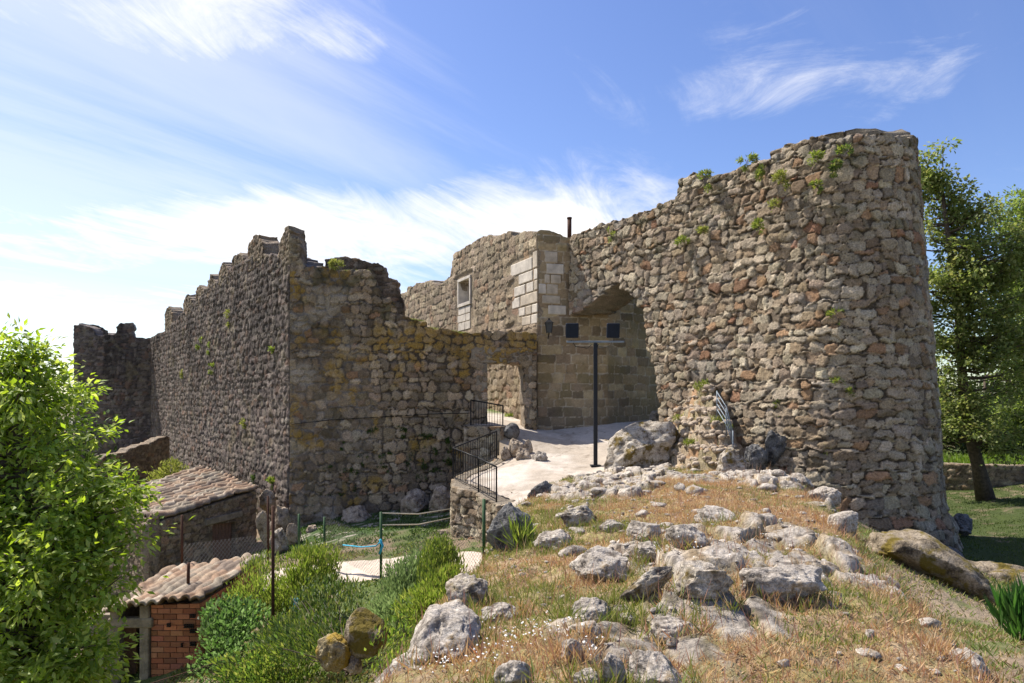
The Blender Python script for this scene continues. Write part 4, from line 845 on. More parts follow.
# walnut tree on the left
def lobe(px, py, Y, rx, rz, ry=None): c = P(px, py, Y); return (*c, rx, ry or rx, rz)
wl = [lobe(20, 400, 10.5, .95, .85), lobe(-30, 480, 10.2, 1.4, 1.2), lobe(62, 450, 10, .7, .9), lobe(45, 560, 9.6, 1.2, 1.2), lobe(95, 508, 9.8, .7, .55), lobe(90, 592, 9.4, .75, .6), lobe(20, 650, 9.2, 1.3, .8), lobe(70, 660, 9.0, .6, .5), lobe(128, 495, 9.8, .3, .25), lobe(-60, 600, 9.8, 1.2, 1.3), lobe(-90, 430, 10.5, 1.1, 1.1), lobe(35, 350, 10.6, .6, .35), lobe(138, 535, 9.8, .2, .2)]
wb_ = np.array((-6.9, 9.9, float(zbase(-6.9, 9.9))))
tree('walnut_tree', 'bright green leafy tree filling the left edge in front of the tiled houses', wb_, [wb_, wb_+(.0, .1, 1.2), wb_+(-.1, 0, 2.3), P(10, 590, 10.), P(25, 500, 10.1), P(15, 420, 10.4), P(25, 360, 10.5)], wl, 330, 100, .25, .128, .064,
     [(.30, .38, .065), (.36, .43, .09), (.22, .30, .05), (.45, .50, .15), (.14, .20, .03), (.26, .36, .06)], 5, None, .35, .19, .25)
# trees on the right
b1 = np.array((18.75, 27., float(zbase(18.75, 27.))-.1)); 
t1 = [lobe(935, 190, 26.5, 1.4, 1.6), lobe(955, 230, 26.5, 1.9, 1.9), lobe(945, 290, 26, 1.7, 1.8), lobe(990, 270, 26, 1.6, 1.7), lobe(970, 340, 26, 1.7, 1.5), lobe(1010, 330, 26.5, 1.5, 1.8), lobe(985, 410, 25.5, 1.1, .9), lobe(1005, 440, 25.5, .9, .7), lobe(930, 170, 26.5, .9, 1.1), lobe(980, 215, 26.4, .8, 1.0), lobe(958, 400, 26.4, 1.1, 1.2), lobe(1008, 385, 26, 1.2, 1.1), lobe(1010, 255, 26, .9, 1.2), lobe(950, 432, 27.5, .8, 1.0), lobe(1012, 430, 26.5, 1.0, .8), lobe(932, 390, 27.5, .6, 1.2)]
tree('poplar_tree', 'tall leafy tree with leaning trunk rising beside the round tower', b1, [b1, P(978, 465, 26.9), P(966, 420, 26.7), P(962, 370, 26.5), P(958, 310, 26.5), P(950, 250, 26.5), P(942, 190, 26.5)], t1, 300, 105, .33, .16, .11,
     [(.17, .21, .06), (.21, .25, .075), (.125, .16, .045), (.28, .30, .11), (.21, .21, .075)], 15, 'trees beyond the tower', .3, .27, .25)
b2 = np.array((24.5, 31, float(zbase(24.5, 31))-.1))
t2 = [lobe(1024, 225, 30, 1.0, 1.6), lobe(1018, 300, 30, 1.2, 1.5), lobe(1045, 230, 31, 1.9, 2.0), lobe(1020, 270, 31, 1.5, 1.7), lobe(1050, 320, 31, 2.2, 2.2), lobe(1015, 360, 31, 1.5, 1.5), lobe(1035, 420, 31, 1.9, 1.2), lobe(1030, 205, 31, .8, .9), lobe(1090, 280, 31, 2.2, 3)]
tree('poplar_tree', 'leafy tree at the right edge of the picture behind the leaning trunk', b2, [b2, b2+(.1, 0, 2.5), P(1040, 380, 31), P(1042, 300, 31), P(1042, 220, 31)], t2, 280, 110, .38, .19, .12,
     [(.13, .18, .045), (.17, .22, .055), (.10, .14, .035), (.22, .26, .075)], 16, 'trees beyond the tower', .3, .25, .25)
b3 = np.array((22.5, 38, float(zbase(22.5, 38))-.1))
t3 = [lobe(935, 400, 38, 1.6, 2.0), lobe(960, 425, 38, 2.2, 1.5), lobe(990, 440, 38, 2.2, 1.2), lobe(1020, 435, 39, 2.4, 1.5), lobe(925, 350, 38, 1.3, 1.8), lobe(905, 420, 39, 1.8, 2)]
tree('evergreen_tree', 'dark spreading tree low behind the field wall', b3, [b3, b3+(0, 0, 1.), P(945, 420, 38), P(930, 380, 38)], t3, 230, 80, .5, .22, .13, [(.05, .07, .02), (.07, .095, .028), (.04, .055, .016)], 17, 'trees beyond the tower', .3, .2, .2)
# further trees outside, seen through the gaps
b4 = np.array((36, 52, -3.2)); t4 = [lobe(970, 420, 52, 5, 2.2), lobe(1030, 400, 52, 5, 3.2), lobe(1100, 380, 52, 6, 5), lobe(920, 430, 52, 4, 1.8)]
tree('evergreen_tree', 'distant dark trees closing the view behind the orchard', b4, [b4, b4+(0, 0, 2), b4+(0, 0, 5)], t4, 160, 80, .9, .4, .25, [(.045, .07, .02), (.06, .085, .025), (.035, .055, .015)], 18, 'trees beyond the tower', .3, .3, .2)
b5 = np.array((-24, 24, -7.)); t5 = [lobe(-60, 420, 24, 3.5, 2.2), lobe(20, 440, 25, 2.6, 1.6), lobe(95, 470, 27, 1.2, .8)]
tree('evergreen_tree', 'dark green tree behind the walnut leaves at left', b5, [b5, b5+(0, 0, 2.2), b5+(.5, 0, 5)], t5, 110, 80, .55, .25, .14, [(.05, .085, .02), (.075, .11, .03), (.04, .065, .018)], 19, None, .3, .2, .2)

def bush(name, label, cat, lobes, n, L, Wd, pal, seed, group=None, up=.8, base=None, stems=14):
    r = np.random.default_rng(seed); lob = np.array(lobes, float); b = lob[:, :3].mean(0); b[2] = (lob[:, 2]-lob[:, 5]).min() if base is None else base
    t = empty(name, b, label, cat, group)
    P0 = blob_points(r, n, lobes, .0); lc = lob[np.argmin(((P0[:, None]-lob[None, :, :3])**2).sum(-1), 1), :3]; dv = P0-lc; du_ = dv/(np.linalg.norm(dv, axis=1)[:, None]+1e-6); P0 = lc+dv*(.55+1.0*fbm(du_[:, 0]*2.4+lc[:, 0]*3, du_[:, 1]*2.4+lc[:, 1]*3, du_[:, 2]*2.4+lc[:, 2]*3, 3, seed+1))[:, None]; cn = np.array([lob[np.argmin(((lob[:, :3]-p)**2).sum(1)), :3] for p in P0[:1]])
    D = (P0-b)/np.linalg.norm(P0-b, axis=1)[:, None]+rdir(r, n)*.8+np.array((0, 0, up)); Nn = rdir(r, n)
    cl = fbm(P0[:, 0]*5, P0[:, 1]*5, P0[:, 2]*5, 2, seed); keep = cl+.25*r.random(n) > .52
    C = palc(r, n, pal, .25)
    V, T, Cc_ = leaves(P0[keep], D[keep], Nn[keep], L*r.uniform(.6, 1.3, keep.sum()), Wd*r.uniform(.7, 1.2, keep.sum()), C[keep])
    mk('foliage', V, [T], M_LEAF, t, Cc_, False)
    sb = MB()
    for k in range(stems):
        p = P0[r.integers(0, n)]; m_ = (b+p)/2+r.normal(0, .05, 3); sb.tube([b+r.normal(0, .05, 3)*(1, 1, 0), m_, p], [.015, .01, .004], 5, False)
    sb.build('stem', M_BARK, t, smooth=True); return t
G1 = [(.16, .215, .045), (.20, .245, .06), (.115, .165, .035), (.24, .26, .075)]; G2 = [(.15, .205, .085), (.20, .255, .11), (.125, .175, .07)]; G3 = [(.07, .115, .028), (.10, .155, .04), (.055, .09, .022)]; G4 = [(.22, .24, .06), (.26, .26, .09), (.17, .2, .05)]
bush('bush', 'feathery yellow-green bush behind the tall rusty post', 'bush', [lobe(312, 570, 14.5, .55, .55), lobe(298, 595, 14.2, .6, .5), lobe(322, 590, 14.5, .4, .4)], 11000, .13, .026, G1, 201, up=1.1)
bush('bush', 'grey-green feathery bush beneath the middle green post', 'bush', [lobe(405, 588, 13.5, .5, .5), lobe(425, 575, 13.8, .55, .5), lobe(400, 615, 12.8, .6, .4)], 11000, .12, .026, G2, 202, up=1.1)
bush('bush', 'bright bush against the pale rock at the mound edge', 'bush', [lobe(440, 565, 13.2, .4, .5), lobe(448, 588, 12.6, .4, .4), lobe(425, 610, 11.8, .45, .35)], 9000, .12, .026, G1, 203, up=1.)
bush('bush', 'broad-leaved dark bush beside the brick shed', 'bush', [lobe(228, 620, 13.2, .5, .5), lobe(240, 635, 12.8, .6, .55), lobe(214, 625, 13.2, .3, .35), lobe(236, 660, 12.3, .7, .45)], 4200, .10, .065, [(.10, .17, .05), (.13, .2, .07), (.08, .14, .04), (.17, .24, .1)], 204, up=.3)
bush('bush', 'pale green weed patch at the foot of the tall rusty post', 'bush', [lobe(255, 600, 14, .6, .45), lobe(262, 570, 15, .45, .35)], 3200, .11, .025, G1, 205, up=1.)
bush('bush', 'light green bush growing on the tiled roof edge by the wall', 'bush', [lobe(172, 472, 27.5, .5, .45), lobe(158, 478, 27, .4, .3)], 1500, .14, .05, G4, 206, up=.6)
bush('bush', 'low weeds around the round mossy boulder', 'bush', [lobe(330, 600, 11.5, .6, .35), lobe(402, 668, 8.0, .35, .22), lobe(300, 640, 10., .6, .3), lobe(400, 640, 8.5, .35, .3)], 4800, .10, .03, G1+G3, 207, up=.9)
bush('bush', 'dark leafy weeds at the bottom beside the wire fence', 'bush', [lobe(290, 660, 10.5, .6, .4), lobe(262, 675, 10.3, .7, .4), lobe(305, 630, 11.6, .6, .4)], 5200, .10, .035, G3+G1, 208, up=.8)
bush('yucca_tuft', 'spiky green tuft of long leaves at the foot of the big dark boulder', 'plant', [lobe(520, 540, 9.6, .16, .14)], 260, .28, .022, G1, 209, up=.9, stems=3)
bush('iris_plant', 'broad-bladed dark green plant at the right edge of the picture', 'plant', [lobe(1022, 626, 8.2, .22, .25)], 500, .36, .05, [(.05, .12, .03), (.08, .16, .04)], 210, up=1.6, stems=3)
bush('fern_plant', 'bright green weed growing between the thin slab and the dark blocky rock', 'plant', [lobe(672, 575, 6.9, .10, .2), lobe(668, 594, 6.6, .1, .1)], 900, .07, .014, G1, 211, up=1.2, stems=4)
# plants rooted in the walls (one small leafy tuft each)
def wall_hit(px, py, which):
    if which == 'C':
        k = (px-CX)/F; Y = np.linspace(15, 28, 1400); best = None
        pc = np.array(pathC); kk = pc[:, 0]-k*pc[:, 1]; i = int(np.argmax(np.diff(np.sign(kk)) != 0)); t = kk[i]/(kk[i]-kk[i+1]); p = pc[i]+(pc[i+1]-pc[i])*t
    elif which == 'L': p = Lpt(px)
    elif which == 'F': k = (px-CX)/F; a = np.array((-8.12, 25)); b = np.array((.95, 26.5)); d = b-a; t = (k*a[1]-a[0])/(d[0]-k*d[1]); p = a+d*t
    else: p = Apt(tA(px))
    p = p*(1-.12/p[1]); return np.array((p[0], p[1], (HY-py)*p[1]/F))
def tuft(px, py, which, rx, rz, n, label, pal, seed, group, L=.1):
    c = wall_hit(px, py+2, which); q = np.random.default_rng(seed).uniform(-1, 1, 6); return bush('wall_plant', label, 'wall plant', [(*c, rx*.62, .12, rz*.6), (c[0]+q[0]*rx*1.5, c[1], c[2]+q[1]*rz, rx*.45, .1, rz*.35), (c[0]+q[2]*rx*1.2, c[1], c[2]-abs(q[3])*rz*2.2, rx*.3, .1, rz*.6)], n, L, .03, pal, seed, group, up=.1, base=c[2]-rz*.3, stems=3)
GW = 'plants rooted in the tall rubble wall'
for i, (px, py, rx, rz, lab, pal) in enumerate([
   (815, 154, .26, .16, 'large green tuft high on the tall wall below its top', G1), (836, 162, .2, .14, 'dark green tuft beside the large one high on the tall wall', G3), (842, 148, .16, .12, 'small dark tuft just under the tower top', G3),
   (781, 174, .18, .22, 'pale upright tuft high on the tall wall, left of the large one', G4), (760, 172, .16, .2, 'olive tuft in the second course below the broken top', G1), (773, 203, .2, .2, 'brownish tuft hanging below the pale upright tuft', G4), (752, 156, .24, .16, 'grassy tuft growing on the top edge of the tall wall', G1),
   (704, 173, .3, .2, 'bright grass clump on top of the wall beside the reddish block', G1), (701, 228, .16, .14, 'yellowish tuft on the upper left of the tall wall', G4), (682, 237, .16, .12, 'small green tuft left of the yellowish tuft', G1), (758, 224, .2, .14, 'low green tuft in the middle of the tall wall', G1),
   (818, 182, .1, .14, 'thin dark tuft hanging under the large high tuft', G3), (778, 401, .16, .18, 'round green tuft low on the tall wall above the pit', G3), (836, 379, .2, .1, 'flat light green tuft low on the tower', G1), (849, 389, .12, .14, 'small tuft right of the flat light green one', G1),
   (827, 444, .16, .14, 'bright tuft near the foot of the tower', G1), (901, 462, .14, .2, 'dark tuft on the shaded side of the tower foot', G3), (706, 384, .2, .3, 'dark ivy clump above the collapsed stair', G3), (832, 312, .14, .12, 'tiny light tuft halfway up the tower', G1), (612, 232, .14, .18, 'tuft near the wall top beside the gate tower', G1)]):
    tuft(px, py, 'C', rx, rz, int(300*max(rx, rz)/.16), lab, pal+G4[:1+i % 3], 300+i, GW, .10)
GL = 'plants rooted in the curtain wall'
for i, (px, py, rx, rz, lab, pal) in enumerate([(245, 422, .34, .36, 'big round yellow-green bush sticking out of the curtain wall', G4), (230, 312, .36, .26, 'dry pale tuft high on the curtain wall', G4), (203, 338, .3, .2, 'bright green tuft left of the middle of the curtain wall', G1), (211, 343, .2, .2, 'small green tuft just below the bright one on the curtain wall', G1),
   (273, 348, .18, .16, 'pale tuft near the corner edge of the curtain wall', G1), (183, 372, .2, .4, 'hanging yellowish streak of plants on the far curtain wall', G4), (215, 364, .2, .16, 'faint tuft in the middle of the curtain wall', G1), (257, 478, .2, .3, 'dark green patch above the stone house roof', G3), (275, 480, .2, .24, 'bright green patch near the foot of the castle corner', G1)]):
    tuft(px, py, 'L', rx, rz, int(420*max(rx, rz)/.2), lab, pal, 340+i, GL, .13)
for i, (px, py, rx, rz) in enumerate([(372, 429, .14, .1), (404, 428, .3, .12), (424, 435, .3, .18), (339, 441, .12, .1), (366, 454, .22, .14), (382, 455, .2, .14), (425, 446, .14, .1), (413, 452, .12, .14), (435, 448, .12, .18), (329, 465, .14, .1), (346, 469, .16, .14), (353, 468, .14, .16), (384, 465, .18, .1), (408, 462, .1, .1), (424, 465, .16, .26), (418, 476, .26, .24), (436, 468, .22, .14), (403, 482, .14, .14), (353, 487, .2, .24), (329, 493, .18, .14), (341, 493, .16, .14), (369, 492, .18, .18), (311, 504, .16, .16), (330, 514, .18, .2), (448, 440, .1, .26), (448, 460, .1, .2)]):
    tuft(px, py, 'F', rx, rz, int(360*max(rx, rz)/.16), 'small dark green tuft in the joints of the lower front wall', G3, 370+i, 'tufts on the lower front wall', .08)
for i, (sx, wx, rr_, lab) in enumerate([(5.6, .9, .22, 'yellow-green weed on the left shoulder of the collapsed stair'), (6.5, .5, .25, 'weed at the top of the collapsed stair against the wall'), (6.9, 1.6, .2, 'low weed halfway down the collapsed stair'), (5.9, 2.2, .2, 'dry weed near the toe of the collapsed stair')]):
    p_ = st0+dC*sx+hD_*wx; z_ = float(Zr[int((sx-4.2)/.035), int((wx+.3)/.035)]); bush('wall_plant', lab, 'weed', [(p_[0], p_[1], z_+.06, rr_, rr_*.7, .13), (p_[0]+.25, p_[1]-.2, z_-.1, rr_*.7, rr_*.6, .1)], 420, .10, .025, G4+G1[:2], 420+i, None, .6, stems=3)
tuft(334, 262, 'F', .22, .22, 500, 'dry grassy tuft on top of the front wall corner', G4, 398, None, .14)
tuft(511, 415, 'A', .4, .16, 500, 'bright grass seen through the doorway', G1, 399, None, .14)
tuft(100, 440, 'L', .1, .1, 5, 'x', G3, 397, None) if False else None

# dry grass over the mound, ground cover in the hollow, lawn
def grass(name, label, pts, zfn, Ls, Ws, pal_fn, seed, lean=.35):
    r = np.random.default_rng(seed); n = len(pts); z = zfn(pts[:, 0], pts[:, 1]); P0 = np.c_[pts, z-.01]
    D = r.normal(0, lean, (n, 3)); D[:, 2] = 1; Nn = rdir(r, n); Nn[:, 2] *= .2
    V, T, C = leaves(P0, D, Nn, Ls, Ws, pal_fn(pts, r), .1, .25*0)
    return tag(mk(name, V, [T], M_GRASS, None, C, False), label, 'grass', None, 'stuff')
r = np.random.default_rng(77)
pts = scatter_mound(210000, r, 1.3, 3.4, 20.6, .9)
dens = fbm(pts[:, 0]*1.5, pts[:, 1]*1.5, 0, 3, 91); bare = fbm(pts[:, 0]*.9, pts[:, 1]*.9, 0, 4, 71)*.5+fbm(pts[:, 0]*4, pts[:, 1]*4, 0, 4, 73)*.5
pts = pts[(dens+.35*r.random(len(pts)) > .50) & (outcrop(pts[:, 0], pts[:, 1])[0]+.5*(r.random(len(pts))-.5) < .45)]
def mcol(p, r):
    n = len(p); g = fbm(p[:, 0]*1.3, p[:, 1]*1.3, 0, 4, 93)+.14*sst(2.2, .2, p[:, 0]-.05*p[:, 1])-.04; dry = palc(r, n, [(.47, .31, .165), (.40, .25, .13), (.54, .39, .23), (.36, .19, .11), (.43, .30, .14)]); gr = palc(r, n, [(.16, .19, .04), (.2, .22, .06), (.12, .16, .035), (.27, .26, .08)])
    return np.where((g+.25*(r.random(n)-.5) > .53)[:, None], gr, dry)
L_ = (.035+.10*r.random(len(pts))**1.8)*(.8+.5*fbm(pts[:, 0]*1.2, pts[:, 1]*1.2, 0, 2, 95)); grass('dry_grass', 'dry straw and green grass over the rocky mound', pts, zmound, L_, .004+.008*r.random(len(pts)), mcol, 78, .75)
# longer tufts growing up round the feet of the rocks
rp = []
for (cx0, cy0, ra, rb) in RING:
    k = int(260*min(1.2, ra*2.2)+60); th = r.uniform(0, 6.283, k); q = r.uniform(.85, 1.35, k); rp.append(np.c_[cx0+np.cos(th)*(ra*q+.03), cy0+np.sin(th)*(rb*q+.03)])
rp = np.concatenate(rp); rp = rp[polysd(rp[:, 0], rp[:, 1], crest) < .3]
grass('rock_foot_grass', 'longer grass growing round the feet of the rocks', rp, zmound, r.uniform(.08, .22, len(rp)), r.uniform(.006, .012, len(rp)), mcol, 178, .5)
# tall thin stalks with seed heads
ps = scatter_mound(2600, r, 1.4, 3.6, 16, .5); n = len(ps); Ls = r.uniform(.16, .34, n)
grass('grass_stalks', 'thin reddish stalks standing above the dry grass', ps, zmound, Ls, np.full(n, .004)+.003*r.random(n), lambda p, r: palc(r, len(p), [(.36, .2, .14), (.45, .33, .2), (.3, .16, .13)]), 79, .22)
# white flowers
fl = []
for (px, py, sx, n_) in [(545, 640, 45, 60), (500, 650, 30, 34), (440, 672, 25, 26), (590, 655, 20, 12), (700, 560, 60, 14), (780, 545, 40, 12), (480, 668, 30, 22), (680, 520, 60, 10), (815, 580, 30, 8)]:
    for k in range(n_):
        h_ = hit(px+r.normal(0, sx*.5), min(py+r.normal(0, 7), 682)); fl.append(h_)
fl = np.array(fl); mb = MB(); cF = []
for p in fl:
    c0 = p+np.array((0, 0, r.uniform(.05, .13))); rr_ = r.uniform(.006, .012); k = 6; th = np.arange(k*2)*np.pi/k
    nrm = rdir(r, 1)[0]*.5+np.array((0, -.4, 1)); nrm /= np.linalg.norm(nrm); a_x = np.cross(nrm, (1, 0, 0)); a_x /= np.linalg.norm(a_x); b_x = np.cross(nrm, a_x)
    V = [c0+nrm*.003]+[c0+(a_x*math.cos(t)+b_x*math.sin(t))*rr_*(1 if i % 2 else .55) for i, t in enumerate(th)]
    mb.add(V, [], [(0, i+1, (i+1) % (2*k)+1) for i in range(2*k)])
tag(mb.build('white_flowers', plain('white_petal', (.8, .79, .74), .7)), 'tiny white flowers dotted through the grass', 'flowers', None, 'stuff')
# green cover in the hollow on the left
n = 60000; y = r.uniform(5.5, 19.5, n); x = r.uniform(-9.5, .2, n); zz = zg(x, y); k = (polysd(x, y, crest) > .25) & (fbm(x*1.1, y*1.1, 0, 4, 97)+.2*r.random(n) > .585) & (np.abs(y-np.interp(-x, -lp[:, 0], lp[:, 1])) > 1.0)
k &= ~((x > -2.9) & (x < -1.15) & (y > 7.3) & (y < 10.1))
pp = np.c_[x, y][k]; n = len(pp)
grass('undergrowth', 'mixed green weeds covering the hollow below the mound', pp, zg, r.uniform(.04, .15, n)*(.3+1.2*fbm(pp[:, 0]*1.3, pp[:, 1]*1.3, 0, 3, 98)), r.uniform(.015, .05, n), lambda p, r: np.where((fbm(p[:, 0]*.9, p[:, 1]*.9, 0, 3, 99) > .56)[:, None], palc(r, len(p), G4+[(.28, .2, .1)]), palc(r, len(p), G1+G3)), 80, .9)
n = 90000; y = r.uniform(11.5, 30, n); x = r.uniform(7.5, 27, n); k = (fbm(x*1.5, y*1.5, 0, 3, 101)+.25*r.random(n) > .52) & (polysd(x, y, crest) > .5) & (np.hypot(x-Cc[0], y-Cc[1]) > RT+.6); pp = np.c_[x, y][k]; n = len(pp)
grass('lawn_grass', 'short green lawn in the shade of the tower', pp, zbase, r.uniform(.04, .10, n), r.uniform(.012, .022, n), lambda p, r: palc(r, len(p), [(.045, .075, .014), (.065, .10, .018), (.095, .125, .028)]), 81, .5)
n = 60000; y = r.uniform(4.2, 15, n); x = r.uniform(3.2, 11.5, n); k = (fbm(x*1.7, y*1.7, 0, 3, 103)+.25*r.random(n) > .50) & (polysd(x, y, crest) > .1); pp = np.c_[x, y][k]; n = len(pp)
grass('slope_grass', 'sparse short grass on the bare slope right of the mound', pp, zg, r.uniform(.04, .13, n), r.uniform(.010, .020, n), lambda p, r: palc(r, len(p), G1+[(.32, .25, .13), (.4, .3, .17), (.26, .19, .1)]), 82, .8)
n = 9000; y = r.uniform(20, 25.3, n); x = r.uniform(-8, -1.8, n); k = (fbm(x*1.5, y*1.5, 0, 3, 105)+.2*r.random(n) > .57); pp = np.c_[x, y][k]; n = len(pp)
grass('courtyard_grass', 'dark green weeds on the shaded courtyard floor', pp, zbase, r.uniform(.06, .16, n), r.uniform(.02, .05, n), lambda p, r: palc(r, len(p), G3), 83, .8)
n = 6000; x = r.uniform(15, 30, n); y = r.uniform(30, 36, n); pp = np.c_[x, y]
grass('field_grass', 'sunlit grass of the field behind the low stone wall', pp, lambda a, b: np.where(b > 30.2, np.maximum(zbase(a, b), -3.0), zbase(a, b)), r.uniform(.15, .4, n), r.uniform(.03, .06, n), lambda p, r: palc(r, len(p), [(.14, .22, .03), (.18, .26, .04)]), 84, .5)
# grassy caps on the broken wall tops
def cap_grass(name, label, pxs, pys, which, seed, pal):
    r = np.random.default_rng(seed); n = 900; px = r.uniform(pxs[0], pxs[-1], n); py = np.interp(px, pxs, pys); P0 = np.array([wall_hit(a, b+1.2, which) for a, b in zip(px, py)]); P0[:, 1] += r.uniform(.1, .5, n)
    D = r.normal(0, .6, (n, 3)); D[:, 2] = 1; V, T, C = leaves(P0, D, rdir(r, n), r.uniform(.04, .13, n), np.full(n, .02), palc(r, n, pal)); tag(mk(name, V, [T], M_GRASS, None, C, False), label, 'grass', None, 'stuff')
cap_grass('wall_top_grass', 'mossy yellow grass capping the broken front wall', [342, 368], [270, 270], 'F', 1, G4)
cap_grass('wall_top_grass', 'mossy yellow grass on the step of the front wall', [397, 424], [316, 321], 'F', 2, G4)
cap_grass('wall_top_grass', 'mossy yellow grass on the lower run of the front wall', [428, 468], [327, 333], 'F', 3, G4)

# ------------------------------------------------------------------ metalwork
def railing(label, pts, h, nb, cat='railing', group='black iron railings'):
    pts = np.array(pts, float); t = empty('railing', pts[0], label, cat, group); up = np.array((0, 0, h))
    for p in pts: m = MB(); m.box(p+up/2, (.022, .022, h/2), None, .004); m.build('post', M_BLACK, t)
    for i in range(len(pts)-1):
        a, b = pts[i], pts[i+1]
        m = MB(); m.tube([a+up, b+up], .024, 8); m.build('handrail', M_BLACK, t, smooth=True)
        m = MB(); m.tube([a+(0, 0, .1), b+(0, 0, .1)], .014, 6); m.build('bottom_rail', M_BLACK, t, smooth=True)
        n = nb[i]
        for k in range(1, n+1):
            p = a+(b-a)*k/(n+1); m = MB(); m.tube([p+(0, 0, .1), p+up-(0, 0, .01)], .009, 5, False); m.build('baluster', M_BLACK, t, smooth=True)
    return t
railing('black iron railing standing beside the doorway on the ledge wall', [(-1.52, 25.2, -1.0), (-.33, 24.5, -1.2)], 1.0, [11])
railing('black iron railing bending along the curved retaining wall', [P1, P2+(.03, .02, 0), P3, P4], .96, [18, 9, 7])
# thin galvanised handrail on the collapsed stair
t = empty('stair_railing', P(734, 436, 18.9), 'thin bent grey handrail at the right side of the collapsed stair', 'railing')
g0, g1 = P(717, 392, 19.6), P(733, 432, 18.8)
for k, o in enumerate((0, .17, .34, .5)):
    m = MB(); mid = (g0+g1)/2+np.array((.05, 0, .12-o)); m.tube([g0-(0, 0, o), mid, g1-(0, 0, o*.7)], .014, 6); m.build('rail', M_GALV, t, smooth=True)
for p in (g0, (g0+g1)/2+np.array((.04, 0, .06)), g1): m = MB(); m.tube([p+(0, 0, .04), p-(0, 0, .75)], .017, 6); m.build('post', M_GALV, t, smooth=True)

# floodlight pole
lx, ly = (595.5-CX)*22/F, 22.; lb = float(TT(lx, ly)); zt = (HY-343)*22/F
lamp = empty('floodlight_pole', (lx, ly, lb), 'dark steel pole carrying two floodlights on a crossbar beside the path', 'lamp post')
m = MB(); m.box((lx, ly, (lb+zt)/2), (.062, .062, (zt-lb)/2), None, .012); m.build('pole', M_BLUEMETAL, lamp)
m = MB(); m.box((lx, ly, lb+.02), (.17, .17, .02), None, .005); m.build('base_plate', M_BLUEMETAL, lamp)
m = MB(); m.box((lx, ly, zt+.04), (.93, .03, .032), None, .008); m.build('crossbar', M_GALV, lamp)
for px in (572, 613):
    x = (px-CX)*22/F; h0 = zt+.09; tl = R(9); Mt = np.array([[1, 0, 0], [0, math.cos(tl), -math.sin(tl)], [0, math.sin(tl), math.cos(tl)]])
    c0 = np.array((x, ly-.02, h0+.31)); fl_ = MB(); fl_.box(c0, (.205, .08, .235), Mt, .02); fl_.box(c0+Mt@np.array((0, .1, 0)), (.15, .05, .17), Mt, .02)
    fo = fl_.build('floodlight', M_HOUSING, lamp)
    m = MB(); m.box(c0+Mt@np.array((0, -.083, .055)), (.18, .006, .155), Mt, .003); m.build('glass', M_GLASS, fo)
    m = MB(); m.box(c0+Mt@np.array((0, -.09, -.135)), (.205, .02, .022), Mt, .004); m.build('front_bar', M_GALV, fo)
    m = MB(); m.tube([(x-.22, ly, h0+.28), (x-.22, ly, h0), (x+.22, ly, h0), (x+.22, ly, h0+.28)], .016, 6); m.build('bracket', M_GALV, fo, smooth=True)
    s = np.sign(x-lx); m = MB(); m.tube([(x+s*.02, ly+.03, h0), (x-s*.12, ly+.04, h0-.2), (x-s*.5, ly+.06, h0-.25), (lx+s*.1, ly+.06, h0-.12)], .012, 6, False); m.build('cable', M_BLACK, lamp, smooth=True)
# wall lantern
lp_ = P(549, 327, 26.25); ln = empty('wall_lantern', lp_+(0, .3, 0), 'small dark lantern on a bracket on the gate tower corner', 'lantern')
def frustum(mb, c, r0, r1, z0, z1, k=4, rot=np.pi/4):
    th = np.arange(k)*2*np.pi/k+rot; V = [c+np.array((r0*math.cos(t), r0*math.sin(t), z0)) for t in th]+[c+np.array((r1*math.cos(t), r1*math.sin(t), z1)) for t in th]
    mb.add(V, [(i, (i+1) % k, k+(i+1) % k, k+i) for i in range(k)]+([tuple(range(k))[::-1], tuple(range(k, 2*k))] if k == 4 else []))
m = MB(); frustum(m, lp_, .24, .08, .16, .27); frustum(m, lp_, .06, .03, .27, .34); m.build('lantern_cap', M_BLACK, ln)
m = MB(); frustum(m, lp_, .12, .19, -.22, .155); m.build('lantern_glass', plain('lantern_glass', (.06, .065, .07), .15), ln)
m = MB()
for t_ in np.arange(4)*np.pi/2+np.pi/4: m.tube([lp_+np.array((.125*math.cos(t_), .125*math.sin(t_), -.23)), lp_+np.array((.198*math.cos(t_), .198*math.sin(t_), .16))], .014, 5)
m.build('lantern_frame', M_BLACK, ln)
m = MB(); m.tube([lp_+(0, .8, -.45), lp_+(0, .5, -.3), lp_+(0, .15, -.3), lp_+(0, 0, -.22)], .02, 6); m.build('bracket', M_BLACK, ln, smooth=True)
# cable along the front wall
m = MB(); cpts = [wall_hit(px, py, 'F')+(0, -.07, 0) for px, py in [(292, 424), (330, 420), (380, 417), (430, 414), (470, 413)]]; m.tube(cpts, .014, 5); tag(m.build('wall_cable', M_BLACK, smooth=True), 'thin dark cable strung along the front wall', 'cable')

# ------------------------------------------------------------------ wire fences
def chain(m, a, b, h, s=.09, r_=.0028, rows=None):
    a = np.asarray(a, float); b = np.asarray(b, float); L = np.linalg.norm(b-a); d = (b-a)/L; n = int((L+h)/s)+1
    for k in range(n):
        for sg in (1, -1):
            u0 = k*s-h if sg > 0 else k*s; u1 = u0+sg*h; t0 = 0.; t1 = 1.
            lo, hi = sorted((u0, u1))
            ta_ = np.clip((0-u0)/(u1-u0), 0, 1); tb_ = np.clip((L-u0)/(u1-u0), 0, 1); t0, t1 = sorted((ta_, tb_))
            if hi < 0 or lo > L or t1-t0 < .02: continue
            p0 = a+d*(u0+(u1-u0)*t0)+np.array((0, 0, h*t0)); p1 = a+d*(u0+(u1-u0)*t1)+np.array((0, 0, h*t1)); m.tube([p0, p1], r_, 3, False)
def post(mat, t, top_, bot, r_=.03): m = MB(); m.tube([bot, top_], r_, 8); return m.build('post', mat, t, smooth=True)
